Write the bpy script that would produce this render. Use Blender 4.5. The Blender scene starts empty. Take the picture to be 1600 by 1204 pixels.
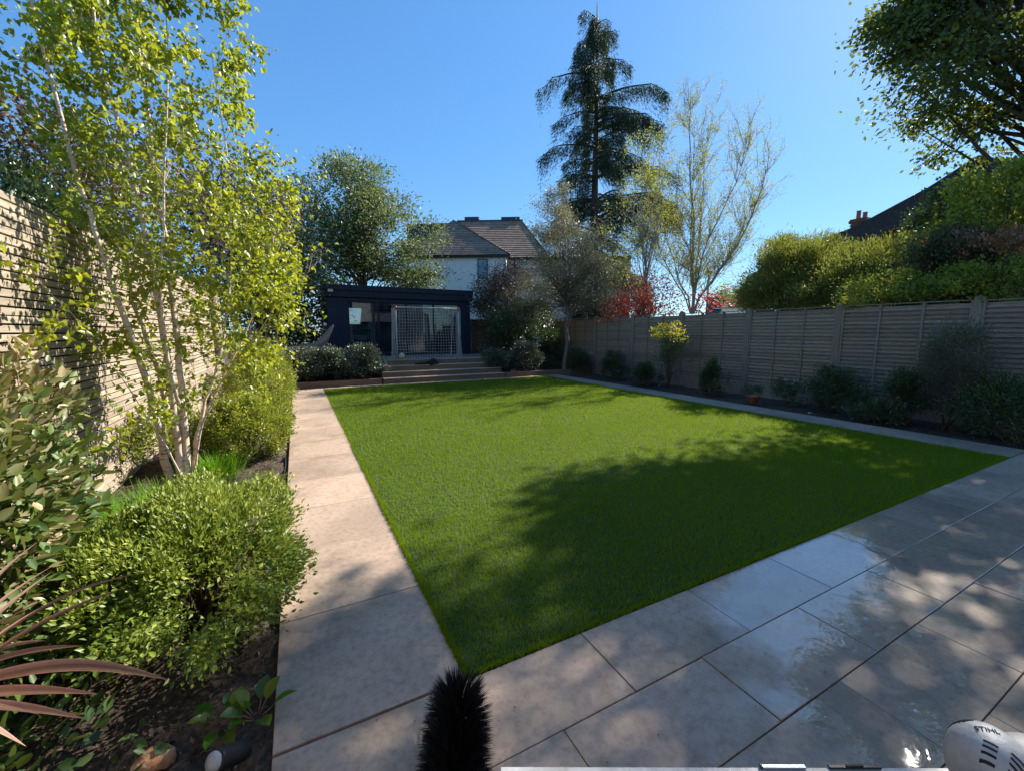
import bpy, math, random
import numpy as np
from mathutils import Vector, Matrix, noise

R = math.radians
rng = np.random.default_rng(7)
random.seed(7)
S = bpy.context.scene
COL = S.collection

# ------------------------------------------------------------------ camera, light, exposure
H = 1.55
PITCH = math.atan(83 / 647.0)
YAW = math.atan(338 / 652.3)
cam_d = bpy.data.cameras.new('camera')
cam = bpy.data.objects.new('camera', cam_d)
COL.objects.link(cam)
cam.location = (0, 0, H)
cam.rotation_euler = (math.pi / 2 - PITCH, 0, -YAW)
cam_d.sensor_width = 36
cam_d.lens = 647 / 1600 * 36
cam_d.clip_start = 0.02
cam_d.clip_end = 3000
S.camera = cam

SUN = Vector((1.24, 0.33, 1.0)).normalized()
W = bpy.data.worlds.new('World')
S.world = W
W.use_nodes = True
wn = W.node_tree.nodes
wl = W.node_tree.links
bg = wn['Background']
sky = wn.new('ShaderNodeTexSky')
sky.sky_type = 'NISHITA'
sky.sun_disc = False
sky.sun_elevation = math.asin(SUN.z)
sky.sun_rotation = math.atan2(SUN.x, SUN.y)
sky.air_density = 1.0
sky.dust_density = 0.2
sky.ozone_density = 2.5
sky.altitude = 0
hs = wn.new('ShaderNodeHueSaturation')
hs.inputs['Saturation'].default_value = 1.55
gm = wn.new('ShaderNodeGamma'); gm.inputs['Gamma'].default_value = 0.55
wl.new(sky.outputs[0], gm.inputs['Color']); wl.new(gm.outputs[0], hs.inputs['Color'])
tint = wn.new('ShaderNodeMix'); tint.data_type = 'RGBA'; tint.blend_type = 'MULTIPLY'; tint.inputs[0].default_value = 1
tint.inputs[7].default_value = (.70, .98, 1.24, 1)
wl.new(hs.outputs[0], tint.inputs[6]); wl.new(tint.outputs[2], bg.inputs['Color'])
bg.inputs['Strength'].default_value = 0.14

sd = bpy.data.lights.new('sun', 'SUN')
sd.energy = 4.6
sd.angle = R(0.45)
sd.color = (1.0, 0.93, 0.82)
sun = bpy.data.objects.new('sun', sd)
COL.objects.link(sun)
sun.rotation_euler = SUN.to_track_quat('Z', 'Y').to_euler()
sun.location = (30, 8, 30)

S.view_settings.view_transform = 'Standard'
S.view_settings.look = 'None'
S.view_settings.exposure = 1.25
S.view_settings.gamma = 1.0
S.view_settings.use_curve_mapping = False
S.cycles.max_bounces = 8
S.cycles.diffuse_bounces = 3
S.cycles.glossy_bounces = 3
S.cycles.transmission_bounces = 6
S.cycles.transparent_max_bounces = 12
S.cycles.caustics_reflective = False
S.cycles.caustics_refractive = False
S.cycles.use_adaptive_sampling = True

# ------------------------------------------------------------------ measuring: picture point -> place in the garden
_fw = np.array([math.sin(YAW) * math.cos(PITCH), math.cos(YAW) * math.cos(PITCH), -math.sin(PITCH)])
_rt = np.array([math.cos(YAW), -math.sin(YAW), 0.0])
_up = np.cross(_rt, _fw)
def _ray(u, v): return _fw * 647 + _rt * (u - 800) - _up * (v - 602)
def gz(u, v, z=0.0):
    d = _ray(u, v); t = (z - H) / d[2]
    return np.array([0, 0, H]) + d * t
def gp(u, v, ax, val):
    d = _ray(u, v); c = np.array([0, 0, H]); t = (val - c[ax]) / d[ax]
    return c + d * t
def gd(u, v, D):
    d = _ray(u, v); t = D / math.hypot(d[0], d[1])
    return np.array([0, 0, H]) + d * t

# ------------------------------------------------------------------ materials
def nt(name):
    m = bpy.data.materials.new(name); m.use_nodes = True
    n = m.node_tree.nodes; l = m.node_tree.links
    return m, n, l, n['Principled BSDF']

def ramp(n, stops):
    r = n.new('ShaderNodeValToRGB')
    e = r.color_ramp.elements
    while len(e) < len(stops): e.new(0.5)
    for i, (p, c) in enumerate(stops):
        e[i].position = p; e[i].color = (*c, 1)
    return r

def pmat(name, c1, c2, scale=6, rough=0.7, bump=0.0, bscale=None, detail=6, metal=0, stretch=(1, 1, 1), rnd=0.0, spec=0.5, c3=None, coat=0):
    m, n, l, b = nt(name)
    tc = n.new('ShaderNodeNewGeometry')
    mp = n.new('ShaderNodeMapping'); mp.inputs['Scale'].default_value = stretch
    l.new(tc.outputs['Position'], mp.inputs['Vector'])
    nz = n.new('ShaderNodeTexNoise'); nz.inputs['Scale'].default_value = scale; nz.inputs['Detail'].default_value = detail
    nz.inputs['Roughness'].default_value = 0.62
    l.new(mp.outputs[0], nz.inputs['Vector'])
    st = [(0.3, c1), (0.7, c2)] if c3 is None else [(0.28, c1), (0.5, c2), (0.74, c3)]
    r = ramp(n, st); l.new(nz.outputs['Fac'], r.inputs[0])
    out = r.outputs[0]
    if rnd:
        oi = n.new('ShaderNodeObjectInfo')
        mr = n.new('ShaderNodeMapRange'); mr.inputs[3].default_value = 1 - rnd; mr.inputs[4].default_value = 1 + rnd
        l.new(oi.outputs['Random'], mr.inputs[0])
        hv = n.new('ShaderNodeHueSaturation'); l.new(mr.outputs[0], hv.inputs['Value']); l.new(out, hv.inputs['Color'])
        out = hv.outputs[0]
    l.new(out, b.inputs['Base Color'])
    b.inputs['Roughness'].default_value = rough
    b.inputs['Metallic'].default_value = metal
    b.inputs['Specular IOR Level'].default_value = spec
    b.inputs['Coat Weight'].default_value = coat
    if bump:
        n2 = n.new('ShaderNodeTexNoise'); n2.inputs['Scale'].default_value = bscale or scale * 4; n2.inputs['Detail'].default_value = 5
        l.new(mp.outputs[0], n2.inputs['Vector'])
        bp = n.new('ShaderNodeBump'); bp.inputs['Strength'].default_value = bump; bp.inputs['Distance'].default_value = 0.01
        l.new(n2.outputs['Fac'], bp.inputs['Height']); l.new(bp.outputs[0], b.inputs['Normal'])
    return m

def leafmat(name, stops, trans=0.4, tcol=(0.5, 0.6, 0.05), rough=0.4, spec=0.5, tint=1.0):
    m, n, l, b = nt(name)
    at = n.new('ShaderNodeAttribute'); at.attribute_name = 'tone'
    r = ramp(n, stops); l.new(at.outputs['Fac'], r.inputs[0])
    l.new(r.outputs[0], b.inputs['Base Color'])
    b.inputs['Roughness'].default_value = rough
    b.inputs['Specular IOR Level'].default_value = spec
    if trans > 0:
        t = n.new('ShaderNodeBsdfTranslucent')
        mx = n.new('ShaderNodeMix'); mx.data_type = 'RGBA'; mx.inputs[0].default_value = 0.55
        l.new(r.outputs[0], mx.inputs[6]); mx.inputs[7].default_value = (*tcol, 1)
        l.new(mx.outputs[2], t.inputs['Color'])
        ms = n.new('ShaderNodeMixShader'); ms.inputs[0].default_value = trans
        l.new(b.outputs[0], ms.inputs[1]); l.new(t.outputs[0], ms.inputs[2])
        l.new(ms.outputs[0], n['Material Output'].inputs['Surface'])
    return m

def stone(name, wet=False):
    m, n, l, b = nt(name)
    g = n.new('ShaderNodeNewGeometry'); oi = n.new('ShaderNodeObjectInfo')
    off = n.new('ShaderNodeVectorMath'); off.operation = 'MULTIPLY_ADD'
    cmb = n.new('ShaderNodeCombineXYZ'); l.new(oi.outputs['Random'], cmb.inputs[0]); l.new(oi.outputs['Random'], cmb.inputs[2])
    l.new(cmb.outputs[0], off.inputs[0]); off.inputs[1].default_value = (7, 7, 7); l.new(g.outputs['Position'], off.inputs[2])
    def nz(scale, detail=6, rough=.6, dist=0.0):
        x = n.new('ShaderNodeTexNoise'); x.inputs['Scale'].default_value = scale; x.inputs['Detail'].default_value = detail
        x.inputs['Roughness'].default_value = rough; x.inputs['Distortion'].default_value = dist
        l.new(off.outputs[0], x.inputs['Vector']); return x
    a = nz(2.2, 8, .65, .6)
    r = ramp(n, [(.30, (.32, .225, .160)), (.45, (.42, .32, .238)), (.58, (.45, .335, .26)), (.72, (.375, .24, .168))])
    l.new(a.outputs['Fac'], r.inputs[0])
    f = nz(26, 8, .75)
    rf = ramp(n, [(.36, (.55, .50, .46)), (.54, (1, 1, 1))]); l.new(f.outputs['Fac'], rf.inputs[0])
    m1 = n.new('ShaderNodeMix'); m1.data_type = 'RGBA'; m1.blend_type = 'MULTIPLY'; m1.inputs[0].default_value = .6
    l.new(r.outputs[0], m1.inputs[6]); l.new(rf.outputs[0], m1.inputs[7])
    vo = n.new('ShaderNodeTexVoronoi'); vo.inputs['Scale'].default_value = 9
    l.new(off.outputs[0], vo.inputs['Vector'])
    rp = ramp(n, [(.015, (.3, .24, .2)), (.045, (1, 1, 1))]); l.new(vo.outputs['Distance'], rp.inputs[0])
    m2 = n.new('ShaderNodeMix'); m2.data_type = 'RGBA'; m2.blend_type = 'MULTIPLY'; m2.inputs[0].default_value = .8
    l.new(m1.outputs[2], m2.inputs[6]); l.new(rp.outputs[0], m2.inputs[7])
    d = nz(1.1, 5, .6, .3)
    rd = ramp(n, [(.38, (.74, .72, .70)), (.60, (1.05, 1.03, 1.0))]); l.new(d.outputs['Fac'], rd.inputs[0])
    m3 = n.new('ShaderNodeMix'); m3.data_type = 'RGBA'; m3.blend_type = 'MULTIPLY'; m3.inputs[0].default_value = .8
    l.new(m2.outputs[2], m3.inputs[6]); l.new(rd.outputs[0], m3.inputs[7])
    hv = n.new('ShaderNodeHueSaturation')
    mr = n.new('ShaderNodeMapRange'); mr.inputs[3].default_value = .90; mr.inputs[4].default_value = 1.08
    l.new(oi.outputs['Random'], mr.inputs[0]); l.new(mr.outputs[0], hv.inputs['Value']); l.new(m3.outputs[2], hv.inputs['Color'])
    bp = n.new('ShaderNodeBump'); bp.inputs['Strength'].default_value = .25; bp.inputs['Distance'].default_value = .004
    l.new(f.outputs['Fac'], bp.inputs['Height']); l.new(bp.outputs[0], b.inputs['Normal'])
    b.inputs['Roughness'].default_value = .62
    if not wet:
        l.new(hv.outputs[0], b.inputs['Base Color']); return m
    # water lying on the slabs: one puddle area in world space with a ragged rim
    sx = n.new('ShaderNodeSeparateXYZ'); l.new(g.outputs['Position'], sx.inputs[0])
    def mth(op, a_, b_=None):
        x = n.new('ShaderNodeMath'); x.operation = op
        for i, q in enumerate((a_, b_)):
            if q is None: continue
            if isinstance(q, (int, float)): x.inputs[i].default_value = q
            else: l.new(q, x.inputs[i])
        return x.outputs[0]
    dx = mth('DIVIDE', mth('SUBTRACT', sx.outputs[0], 3.85), 1.85)
    dy = mth('DIVIDE', mth('SUBTRACT', sx.outputs[1], .62), 1.25)
    rr = mth('SQRT', mth('ADD', mth('MULTIPLY', dx, dx), mth('MULTIPLY', dy, dy)))
    wz = n.new('ShaderNodeTexNoise'); wz.inputs['Scale'].default_value = 2.6; wz.inputs['Detail'].default_value = 7; wz.inputs['Roughness'].default_value = .55
    l.new(g.outputs['Position'], wz.inputs['Vector'])
    k = mth('ADD', rr, mth('MULTIPLY', mth('SUBTRACT', wz.outputs['Fac'], .5), .9))
    mk = n.new('ShaderNodeMapRange'); mk.interpolation_type = 'SMOOTHSTEP'
    mk.inputs[1].default_value = 1.25; mk.inputs[2].default_value = .98; l.new(k, mk.inputs[0])
    wetf = mk.outputs[0]
    dk = n.new('ShaderNodeMix'); dk.data_type = 'RGBA'; dk.blend_type = 'MULTIPLY'
    l.new(mth('MULTIPLY', wetf, .25), dk.inputs[0]); l.new(hv.outputs[0], dk.inputs[6]); dk.inputs[7].default_value = (.62, .56, .50, 1)
    l.new(dk.outputs[2], b.inputs['Base Color'])
    l.new(wetf, b.inputs['Coat Weight'])
    b.inputs['Coat IOR'].default_value = 2.15
    b.inputs['Coat Roughness'].default_value = .015
    rz = n.new('ShaderNodeTexNoise'); rz.inputs['Scale'].default_value = 7; rz.inputs['Detail'].default_value = 3; rz.inputs['Distortion'].default_value = 1.2
    l.new(g.outputs['Position'], rz.inputs['Vector'])
    b2 = n.new('ShaderNodeBump'); b2.inputs['Strength'].default_value = .16; b2.inputs['Distance'].default_value = .006
    l.new(rz.outputs['Fac'], b2.inputs['Height']); l.new(b2.outputs[0], b.inputs['Coat Normal'])
    return m

def glassmat(name, tint=(.72, .76, .78)):
    m, n, l, b = nt(name)
    n.remove(b)
    tr = n.new('ShaderNodeBsdfTransparent'); tr.inputs[0].default_value = (*tint, 1)
    gl = n.new('ShaderNodeBsdfGlossy'); gl.inputs['Roughness'].default_value = .01; gl.inputs[0].default_value = (.95, .97, 1, 1)
    fr = n.new('ShaderNodeFresnel'); fr.inputs[0].default_value = 1.6
    ms = n.new('ShaderNodeMixShader'); l.new(fr.outputs[0], ms.inputs[0]); l.new(tr.outputs[0], ms.inputs[1]); l.new(gl.outputs[0], ms.inputs[2])
    l.new(ms.outputs[0], n['Material Output'].inputs['Surface'])
    return m

def barkmat(name, base, dark, hscale=18):
    m, n, l, b = nt(name)
    g = n.new('ShaderNodeNewGeometry')
    mp = n.new('ShaderNodeMapping'); mp.inputs['Scale'].default_value = (1, 1, 4.5); l.new(g.outputs['Position'], mp.inputs[0])
    nz = n.new('ShaderNodeTexNoise'); nz.inputs['Scale'].default_value = hscale; nz.inputs['Detail'].default_value = 6; l.new(mp.outputs[0], nz.inputs[0])
    n3 = n.new('ShaderNodeTexNoise'); n3.inputs['Scale'].default_value = 5; n3.inputs['Detail'].default_value = 4; l.new(g.outputs['Position'], n3.inputs[0])
    r = ramp(n, [(.34, dark), (.44, base), (.8, base)]); l.new(nz.outputs['Fac'], r.inputs[0])
    r3 = ramp(n, [(.42, (1, 1, 1)), (.66, (1.0, .80, .62))]); l.new(n3.outputs['Fac'], r3.inputs[0])
    mx = n.new('ShaderNodeMix'); mx.data_type = 'RGBA'; mx.blend_type = 'MULTIPLY'; mx.inputs[0].default_value = .8
    l.new(r.outputs[0], mx.inputs[6]); l.new(r3.outputs[0], mx.inputs[7]); l.new(mx.outputs[2], b.inputs['Base Color'])
    bp = n.new('ShaderNodeBump'); bp.inputs['Strength'].default_value = .5; bp.inputs['Distance'].default_value = .006
    l.new(nz.outputs['Fac'], bp.inputs['Height']); l.new(bp.outputs[0], b.inputs['Normal'])
    b.inputs['Roughness'].default_value = .7
    return m

M = {}
M['stone'] = stone('travertine')
M['stone_wet'] = stone('wet_travertine', True)
M['mortar'] = pmat('mortar', (.09, .07, .055), (.17, .13, .10), 30, .9)
M['turf_base'] = pmat('turf_base', (.022, .05, .008), (.045, .085, .014), 90, .9, .6)
M['blade'] = leafmat('turf_blade', [(0, (.062, .135, .006)), (.5, (.165, .275, .010)), (.9, (.27, .37, .016)), (1, (.36, .36, .07))], .34, (.34, .44, .01), .5, .18)
M['soil'] = pmat('soil', (.014, .009, .006), (.060, .040, .028), 34, .95, 1.0, 60, 9, c3=(.13, .088, .062))
M['chip'] = leafmat('bark_chip', [(0, (.02, .012, .008)), (.7, (.09, .055, .035)), (1, (.26, .18, .12))], 0, rough=.9)
M['ground'] = pmat('ground', (.05, .07, .02), (.10, .10, .05), 1.2, .95)
M['fence'] = pmat('weathered_fence', (.17, .125, .09), (.30, .23, .17), 9, .9, .5, 60, 7, stretch=(3, .8, 9), rnd=.16, c3=(.40, .315, .235))
M['fencepost'] = pmat('fence_post', (.19, .145, .108), (.33, .26, .20), 9, .85, .4, 60, 6, stretch=(4, 4, .6), rnd=.08)
M['cedar'] = pmat('silvered_cedar', (.23, .18, .125), (.37, .30, .22), 6, .8, .4, 70, 7, stretch=(6, .5, 6), rnd=.14, c3=(.52, .44, .34))
M['darkwood'] = pmat('dark_batten', (.03, .025, .02), (.06, .05, .04), 9, .9)
M['sleeper'] = pmat('step_timber', (.155, .080, .047), (.27, .152, .094), 5, .7, .3, 50, 6, stretch=(.6, 5, 5), rnd=.08)
M['tread'] = pmat('step_tread', (.34, .26, .19), (.47, .37, .28), 6, .65, .3, 50, 6, stretch=(.6, 6, 6), rnd=.08)
M['deck'] = pmat('deck_board', (.17, .14, .12), (.27, .225, .19), 6, .55, .3, 50, 6, stretch=(.6, 5, 5), rnd=.1)
M['navy'] = pmat('navy_cladding', (.009, .015, .034), (.014, .021, .044), 3, .55, .08, 60, spec=.3)
M['navy2'] = pmat('navy_frame', (.007, .010, .022), (.010, .015, .030), 3, .45, spec=.3)
M['black'] = pmat('black_plastic', (.008, .008, .009), (.014, .014, .015), 12, .7, spec=.3)
M['blackm'] = pmat('black_metal', (.012, .012, .013), (.022, .022, .024), 12, .5, spec=.35)
M['cream'] = pmat('cream_plastic', (.55, .47, .30), (.66, .57, .38), 8, .5)
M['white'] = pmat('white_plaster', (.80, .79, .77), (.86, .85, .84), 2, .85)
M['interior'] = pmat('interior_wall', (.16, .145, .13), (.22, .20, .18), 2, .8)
M['wfloor'] = pmat('oak_floor', (.25, .17, .10), (.36, .25, .16), 8, .5, stretch=(.5, 5, 5))
M['blind'] = pmat('woven_blind', (.24, .18, .14), (.33, .26, .20), 30, .9, stretch=(1, 1, 12))
M['glass'] = glassmat('glass')
M['glass_far'] = pmat('window_glass', (.05, .10, .17), (.10, .17, .26), 3, .06, spec=.9)
M['net'] = pmat('net_cord', (.42, .41, .39), (.54, .53, .51), 20, .8)
M['goalpost'] = pmat('goal_tube', (.42, .43, .44), (.54, .55, .56), 8, .4)
M['red'] = pmat('red_plastic', (.42, .04, .05), (.52, .06, .07), 9, .5)
M['ball'] = pmat('ball_leather', (.55, .45, .22), (.66, .55, .32), 9, .55)
M['rattan'] = pmat('rattan', (.20, .145, .105), (.42, .32, .245), 60, .75, .9, 140, 3, stretch=(1, 1, 2.4))
M['cushion'] = pmat('cushion', (.40, .36, .33), (.50, .46, .42), 20, .9, .2)
M['cloth'] = pmat('black_cloth', (.006, .006, .007), (.014, .013, .014), 20, .95)
M['terracotta'] = pmat('terracotta', (.36, .13, .075), (.48, .21, .13), 14, .85, .3)
M['rooftile'] = pmat('roof_tile', (.17, .11, .078), (.29, .195, .14), 3.0, .9, .5, 20, 7, c3=(.34, .26, .19), rnd=.12)
M['slate'] = pmat('dark_slate', (.016, .018, .024), (.034, .036, .046), 6, .6, .4, 30, rnd=.18)
M['lead'] = pmat('dark_lead', (.014, .018, .03), (.026, .032, .048), 6, .5)
M['brick'] = pmat('red_brick', (.17, .065, .04), (.30, .13, .085), 14, .9, .3, rnd=.2)
M['brickjoint'] = pmat('brick_joint', (.26, .22, .18), (.34, .30, .25), 20, .95)
M['birch'] = barkmat('birch_bark', (.66, .57, .48), (.20, .12, .075), 14)
M['birch_far'] = pmat('far_birch_bark', (.24, .21, .18), (.42, .38, .34), 8, .8)
M['bark'] = barkmat('grey_bark', (.17, .135, .105), (.06, .045, .034), 9)
M['bark_dark'] = barkmat('dark_bark', (.065, .05, .038), (.025, .018, .014), 9)
M['twig'] = pmat('brown_twig', (.12, .07, .045), (.22, .14, .09), 20, .8)
M['alu'] = pmat('aluminium', (.30, .34, .40), (.40, .44, .50), 5, .45, metal=.8)
M['toolwhite'] = pmat('tool_white', (.24, .235, .225), (.36, .36, .355), 22, .5, .2, 60, c3=(.44, .44, .435))
M['toolgrey'] = pmat('tool_grey', (.30, .285, .265), (.40, .38, .35), 12, .55)
M['orange'] = pmat('tool_orange', (.72, .14, .02), (.80, .18, .03), 9, .4)
M['rock'] = pmat('orange_rock', (.34, .13, .05), (.55, .28, .14), 14, .85, .8, c3=(.60, .45, .32))
M['pebble'] = pmat('grey_pebble', (.22, .20, .18), (.42, .39, .36), 20, .7, .3)
M['lens'] = pmat('frosted_lens', (.33, .37, .42), (.40, .44, .48), 40, .15)
# leaves
def lm(n, a, b, c, trans, tc, rough=.42, spec=.5):
    M[n] = leafmat('leaf_' + n, [(0, a), (.5, b), (1, c)], trans, tc, rough, spec)
lm('birchleaf', (.09, .145, .018), (.20, .27, .026), (.36, .39, .05), .46, (.66, .68, .02), .36)
lm('elaeagnus', (.035, .080, .016), (.11, .165, .035), (.38, .28, .15), .18, (.34, .38, .05), .46, .45)
lm('pitto', (.045, .095, .012), (.15, .22, .025), (.36, .40, .07), .30, (.42, .48, .06), .46, .5)
lm('boxlime', (.08, .13, .018), (.20, .25, .03), (.38, .40, .07), .34, (.56, .60, .05), .4)
lm('deepgreen', (.022, .046, .016), (.05, .088, .028), (.10, .145, .046), .16, (.12, .20, .03), .36, .6)
lm('holly', (.03, .045, .028), (.10, .125, .075), (.36, .38, .30), .12, (.15, .2, .05), .33, .8)
lm('midgreen', (.05, .08, .03), (.11, .155, .06), (.23, .28, .12), .30, (.36, .42, .10), .48)
lm('olive', (.07, .075, .045), (.17, .17, .11), (.40, .38, .28), .30, (.40, .38, .16), .42)
lm('cedarleaf', (.014, .030, .014), (.036, .060, .026), (.085, .105, .042), .18, (.12, .17, .03), .6)
lm('farbirch', (.16, .19, .045), (.30, .31, .08), (.48, .46, .16), .42, (.6, .6, .06), .8, .15)
lm('acer', (.20, .03, .025), (.42, .07, .05), (.58, .18, .11), .45, (.75, .12, .06), .5)
lm('plum', (.035, .022, .018), (.085, .048, .036), (.19, .12, .09), .25, (.20, .09, .05), .5)
lm('pine', (.05, .07, .016), (.13, .155, .03), (.30, .32, .07), .30, (.42, .45, .05), .5)
lm('photinia', (.05, .055, .03), (.16, .12, .05), (.46, .20, .13), .3, (.45, .20, .06), .3, .7)
lm('oak', (.025, .045, .014), (.055, .085, .02), (.14, .17, .035), .32, (.36, .42, .03), .38)
lm('yellowleaf', (.11, .14, .02), (.28, .29, .03), (.46, .43, .05), .42, (.65, .60, .03), .45)
lm('grassy', (.04, .12, .008), (.09, .21, .010), (.18, .31, .02), .34, (.26, .55, .01), .6, .2)
lm('fern', (.10, .14, .02), (.22, .25, .035), (.36, .34, .07), .38, (.5, .5, .04), .5)
lm('bristle', (.003, .003, .004), (.006, .006, .007), (.012, .012, .014), 0, (0, 0, 0), .5, .3)
lm('needle', (.10, .07, .03), (.16, .12, .05), (.24, .18, .09), .2, (.2, .15, .05), .6)

def cordmat():
    m, n, l, b = nt('cordyline_blade')
    at = n.new('ShaderNodeAttribute'); at.attribute_name = 'across'
    g = n.new('ShaderNodeNewGeometry')
    nz = n.new('ShaderNodeTexNoise'); nz.inputs['Scale'].default_value = 45; nz.inputs['Detail'].default_value = 5; l.new(g.outputs['Position'], nz.inputs[0])
    ad = n.new('ShaderNodeMath'); ad.operation = 'MULTIPLY_ADD'; ad.inputs[1].default_value = .35; l.new(nz.outputs['Fac'], ad.inputs[0]); l.new(at.outputs['Fac'], ad.inputs[2])
    r = ramp(n, [(.12, (.34, .20, .14)), (.45, (.20, .10, .075)), (.70, (.15, .07, .055)), (1.0, (.60, .20, .20)), (1.15, (.62, .33, .27))]) if False else ramp(n, [(.15, (.52, .37, .25)), (.45, (.30, .18, .13)), (.75, (.36, .20, .16)), (1.0, (.72, .36, .31))])
    l.new(ad.outputs[0], r.inputs[0]); l.new(r.outputs[0], b.inputs['Base Color']); b.inputs['Roughness'].default_value = .38
    t = n.new('ShaderNodeBsdfTranslucent'); l.new(r.outputs[0], t.inputs[0])
    ms = n.new('ShaderNodeMixShader'); ms.inputs[0].default_value = .2; l.new(b.outputs[0], ms.inputs[1]); l.new(t.outputs[0], ms.inputs[2])
    l.new(ms.outputs[0], n['Material Output'].inputs['Surface'])
    return m
M['cordyline'] = cordmat()

# ------------------------------------------------------------------ mesh helpers
def tag(o, label=None, cat=None, group=None, kind=None):
    if label: o['label'] = label
    if cat: o['category'] = cat
    if group: o['group'] = group
    if kind: o['kind'] = kind
    return o
def link(o, parent=None, at=None):
    COL.objects.link(o)
    if parent is not None: o.parent = parent
    if at is not None: o.location = at
    return o
def empty(name, loc, label, cat, group=None, rz=0):
    o = bpy.data.objects.new(name, None); o.empty_display_size = .1
    COL.objects.link(o); o.location = tuple(loc); o.rotation_euler[2] = rz
    return tag(o, label, cat, group)

class MB:
    """collects shapes in world coordinates, links them as one mesh relative to the parent's origin"""
    def __init__(s): s.v = []; s.f = []; s.sm = []
    def add(s, vs, fs, smooth=False):
        k = len(s.v); s.v += [tuple(map(float, p)) for p in vs]
        s.f += [tuple(i + k for i in f) for f in fs]; s.sm += [smooth] * len(fs); return s
    def box(s, x0, x1, y0, y1, z0, z1, bev=0.0, mat=None):
        if bev:
            b = bev
            pts = []
            for z, c in ((z0, b), (z0 + b, 0), (z1 - b, 0), (z1, b)):
                pts += [(x0 + c, y0 + c, z), (x1 - c, y0 + c, z), (x1 - c, y1 - c, z), (x0 + c, y1 - c, z)]
            fs = [(3, 2, 1, 0), (12, 13, 14, 15)]
            for r in range(3):
                for i in range(4):
                    j = (i + 1) % 4; fs.append((r * 4 + i, r * 4 + j, r * 4 + 4 + j, r * 4 + 4 + i))
        else:
            pts = [(x, y, z) for z in (z0, z1) for x, y in ((x0, y0), (x1, y0), (x1, y1), (x0, y1))]
            fs = [(3, 2, 1, 0), (4, 5, 6, 7), (0, 1, 5, 4), (1, 2, 6, 5), (2, 3, 7, 6), (3, 0, 4, 7)]
        if mat is not None: pts = [tuple(mat @ Vector(p)) for p in pts]
        return s.add(pts, fs)
    def tube(s, pts, rad, n=6, cap=True):
        pts = [Vector(p) for p in pts]
        if not isinstance(rad, (list, tuple)): rad = [rad] * len(pts)
        vs = []; fs = []
        t0 = (pts[1] - pts[0]).normalized()
        a = t0.orthogonal().normalized()
        for i, p in enumerate(pts):
            t = (pts[min(i + 1, len(pts) - 1)] - pts[max(i - 1, 0)])
            if t.length < 1e-9: t = t0
            t.normalize()
            a = (a - t * a.dot(t))
            if a.length < 1e-6: a = t.orthogonal()
            a.normalize(); b = t.cross(a)
            for k in range(n):
                an = 2 * math.pi * k / n
                vs.append(p + (a * math.cos(an) + b * math.sin(an)) * rad[i])
        for i in range(len(pts) - 1):
            for k in range(n):
                j = (k + 1) % n
                fs.append((i * n + k, i * n + j, i * n + n + j, i * n + n + k))
        if cap:
            fs.append(tuple(range(n - 1, -1, -1))); fs.append(tuple((len(pts) - 1) * n + k for k in range(n)))
        return s.add(vs, fs, True)
    def lathe(s, prof, c, n=20, axis=None):
        vs = []; fs = []
        for r, z in prof:
            for k in range(n):
                a = 2 * math.pi * k / n; vs.append(Vector((r * math.cos(a), r * math.sin(a), z)))
        for i in range(len(prof) - 1):
            for k in range(n):
                j = (k + 1) % n; fs.append((i * n + k, i * n + j, i * n + n + j, i * n + n + k))
        fs.append(tuple(range(n - 1, -1, -1))); fs.append(tuple((len(prof) - 1) * n + k for k in range(n)))
        q = Vector(axis).to_track_quat('Z', 'Y') if axis is not None else None
        vs = [(q @ v if q else v) + Vector(c) for v in vs]
        return s.add(vs, fs, True)
    def blob(s, c, rad, nu=16, nv=10, e=1.0, rot=None, wob=0, seed=0):
        vs = []; fs = []
        def p_(x): return math.copysign(abs(x) ** e, x)
        for i in range(nv + 1):
            ph = math.pi * i / nv - math.pi / 2
            for k in range(nu):
                th = 2 * math.pi * k / nu
                v = Vector((p_(math.cos(ph)) * p_(math.cos(th)), p_(math.cos(ph)) * p_(math.sin(th)), p_(math.sin(ph))))
                if wob: v *= 1 + wob * noise.noise(v * 1.7 + Vector((seed, 0, 0)))
                v = Vector((v.x * rad[0], v.y * rad[1], v.z * rad[2]))
                if rot is not None: v = rot @ v
                vs.append(v + Vector(c))
        for i in range(nv):
            for k in range(nu):
                j = (k + 1) % nu; fs.append((i * nu + k, i * nu + j, i * nu + nu + j, i * nu + nu + k))
        return s.add(vs, fs, True)
    def build(s, name, mat, parent=None, kind=None):
        me = bpy.data.meshes.new(name)
        o_ = np.zeros(3)
        P = parent
        if P is not None:
            mw = P.matrix_basis if P.parent is None else P.parent.matrix_basis @ P.matrix_basis
            inv = mw.inverted(); vs = [tuple(inv @ Vector(v)) for v in s.v]
        else: vs = s.v
        me.from_pydata(vs, [], s.f); me.materials.append(mat)
        me.polygons.foreach_set('use_smooth', s.sm)
        me.update()
        o = bpy.data.objects.new(name, me); link(o, parent)
        if kind: o['kind'] = kind
        return o

def npmesh(name, V, F, mat, tone=None, smooth=False):
    """V (n,3); F (m,k) constant face size"""
    me = bpy.data.meshes.new(name)
    k = F.shape[1]
    me.vertices.add(len(V)); me.vertices.foreach_set('co', V.astype(np.float32).ravel())
    me.loops.add(F.size); me.loops.foreach_set('vertex_index', F.astype(np.int32).ravel())
    me.polygons.add(len(F)); me.polygons.foreach_set('loop_start', np.arange(0, F.size, k, dtype=np.int32))
    try: me.polygons.foreach_set('loop_total', np.full(len(F), k, dtype=np.int32))
    except Exception: pass
    me.polygons.foreach_set('use_smooth', np.full(len(F), smooth))
    if tone is not None:
        a = me.attributes.new('tone', 'FLOAT', 'POINT'); a.data.foreach_set('value', tone.astype(np.float32))
    me.materials.append(mat); me.update(calc_edges=True)
    return me

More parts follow.
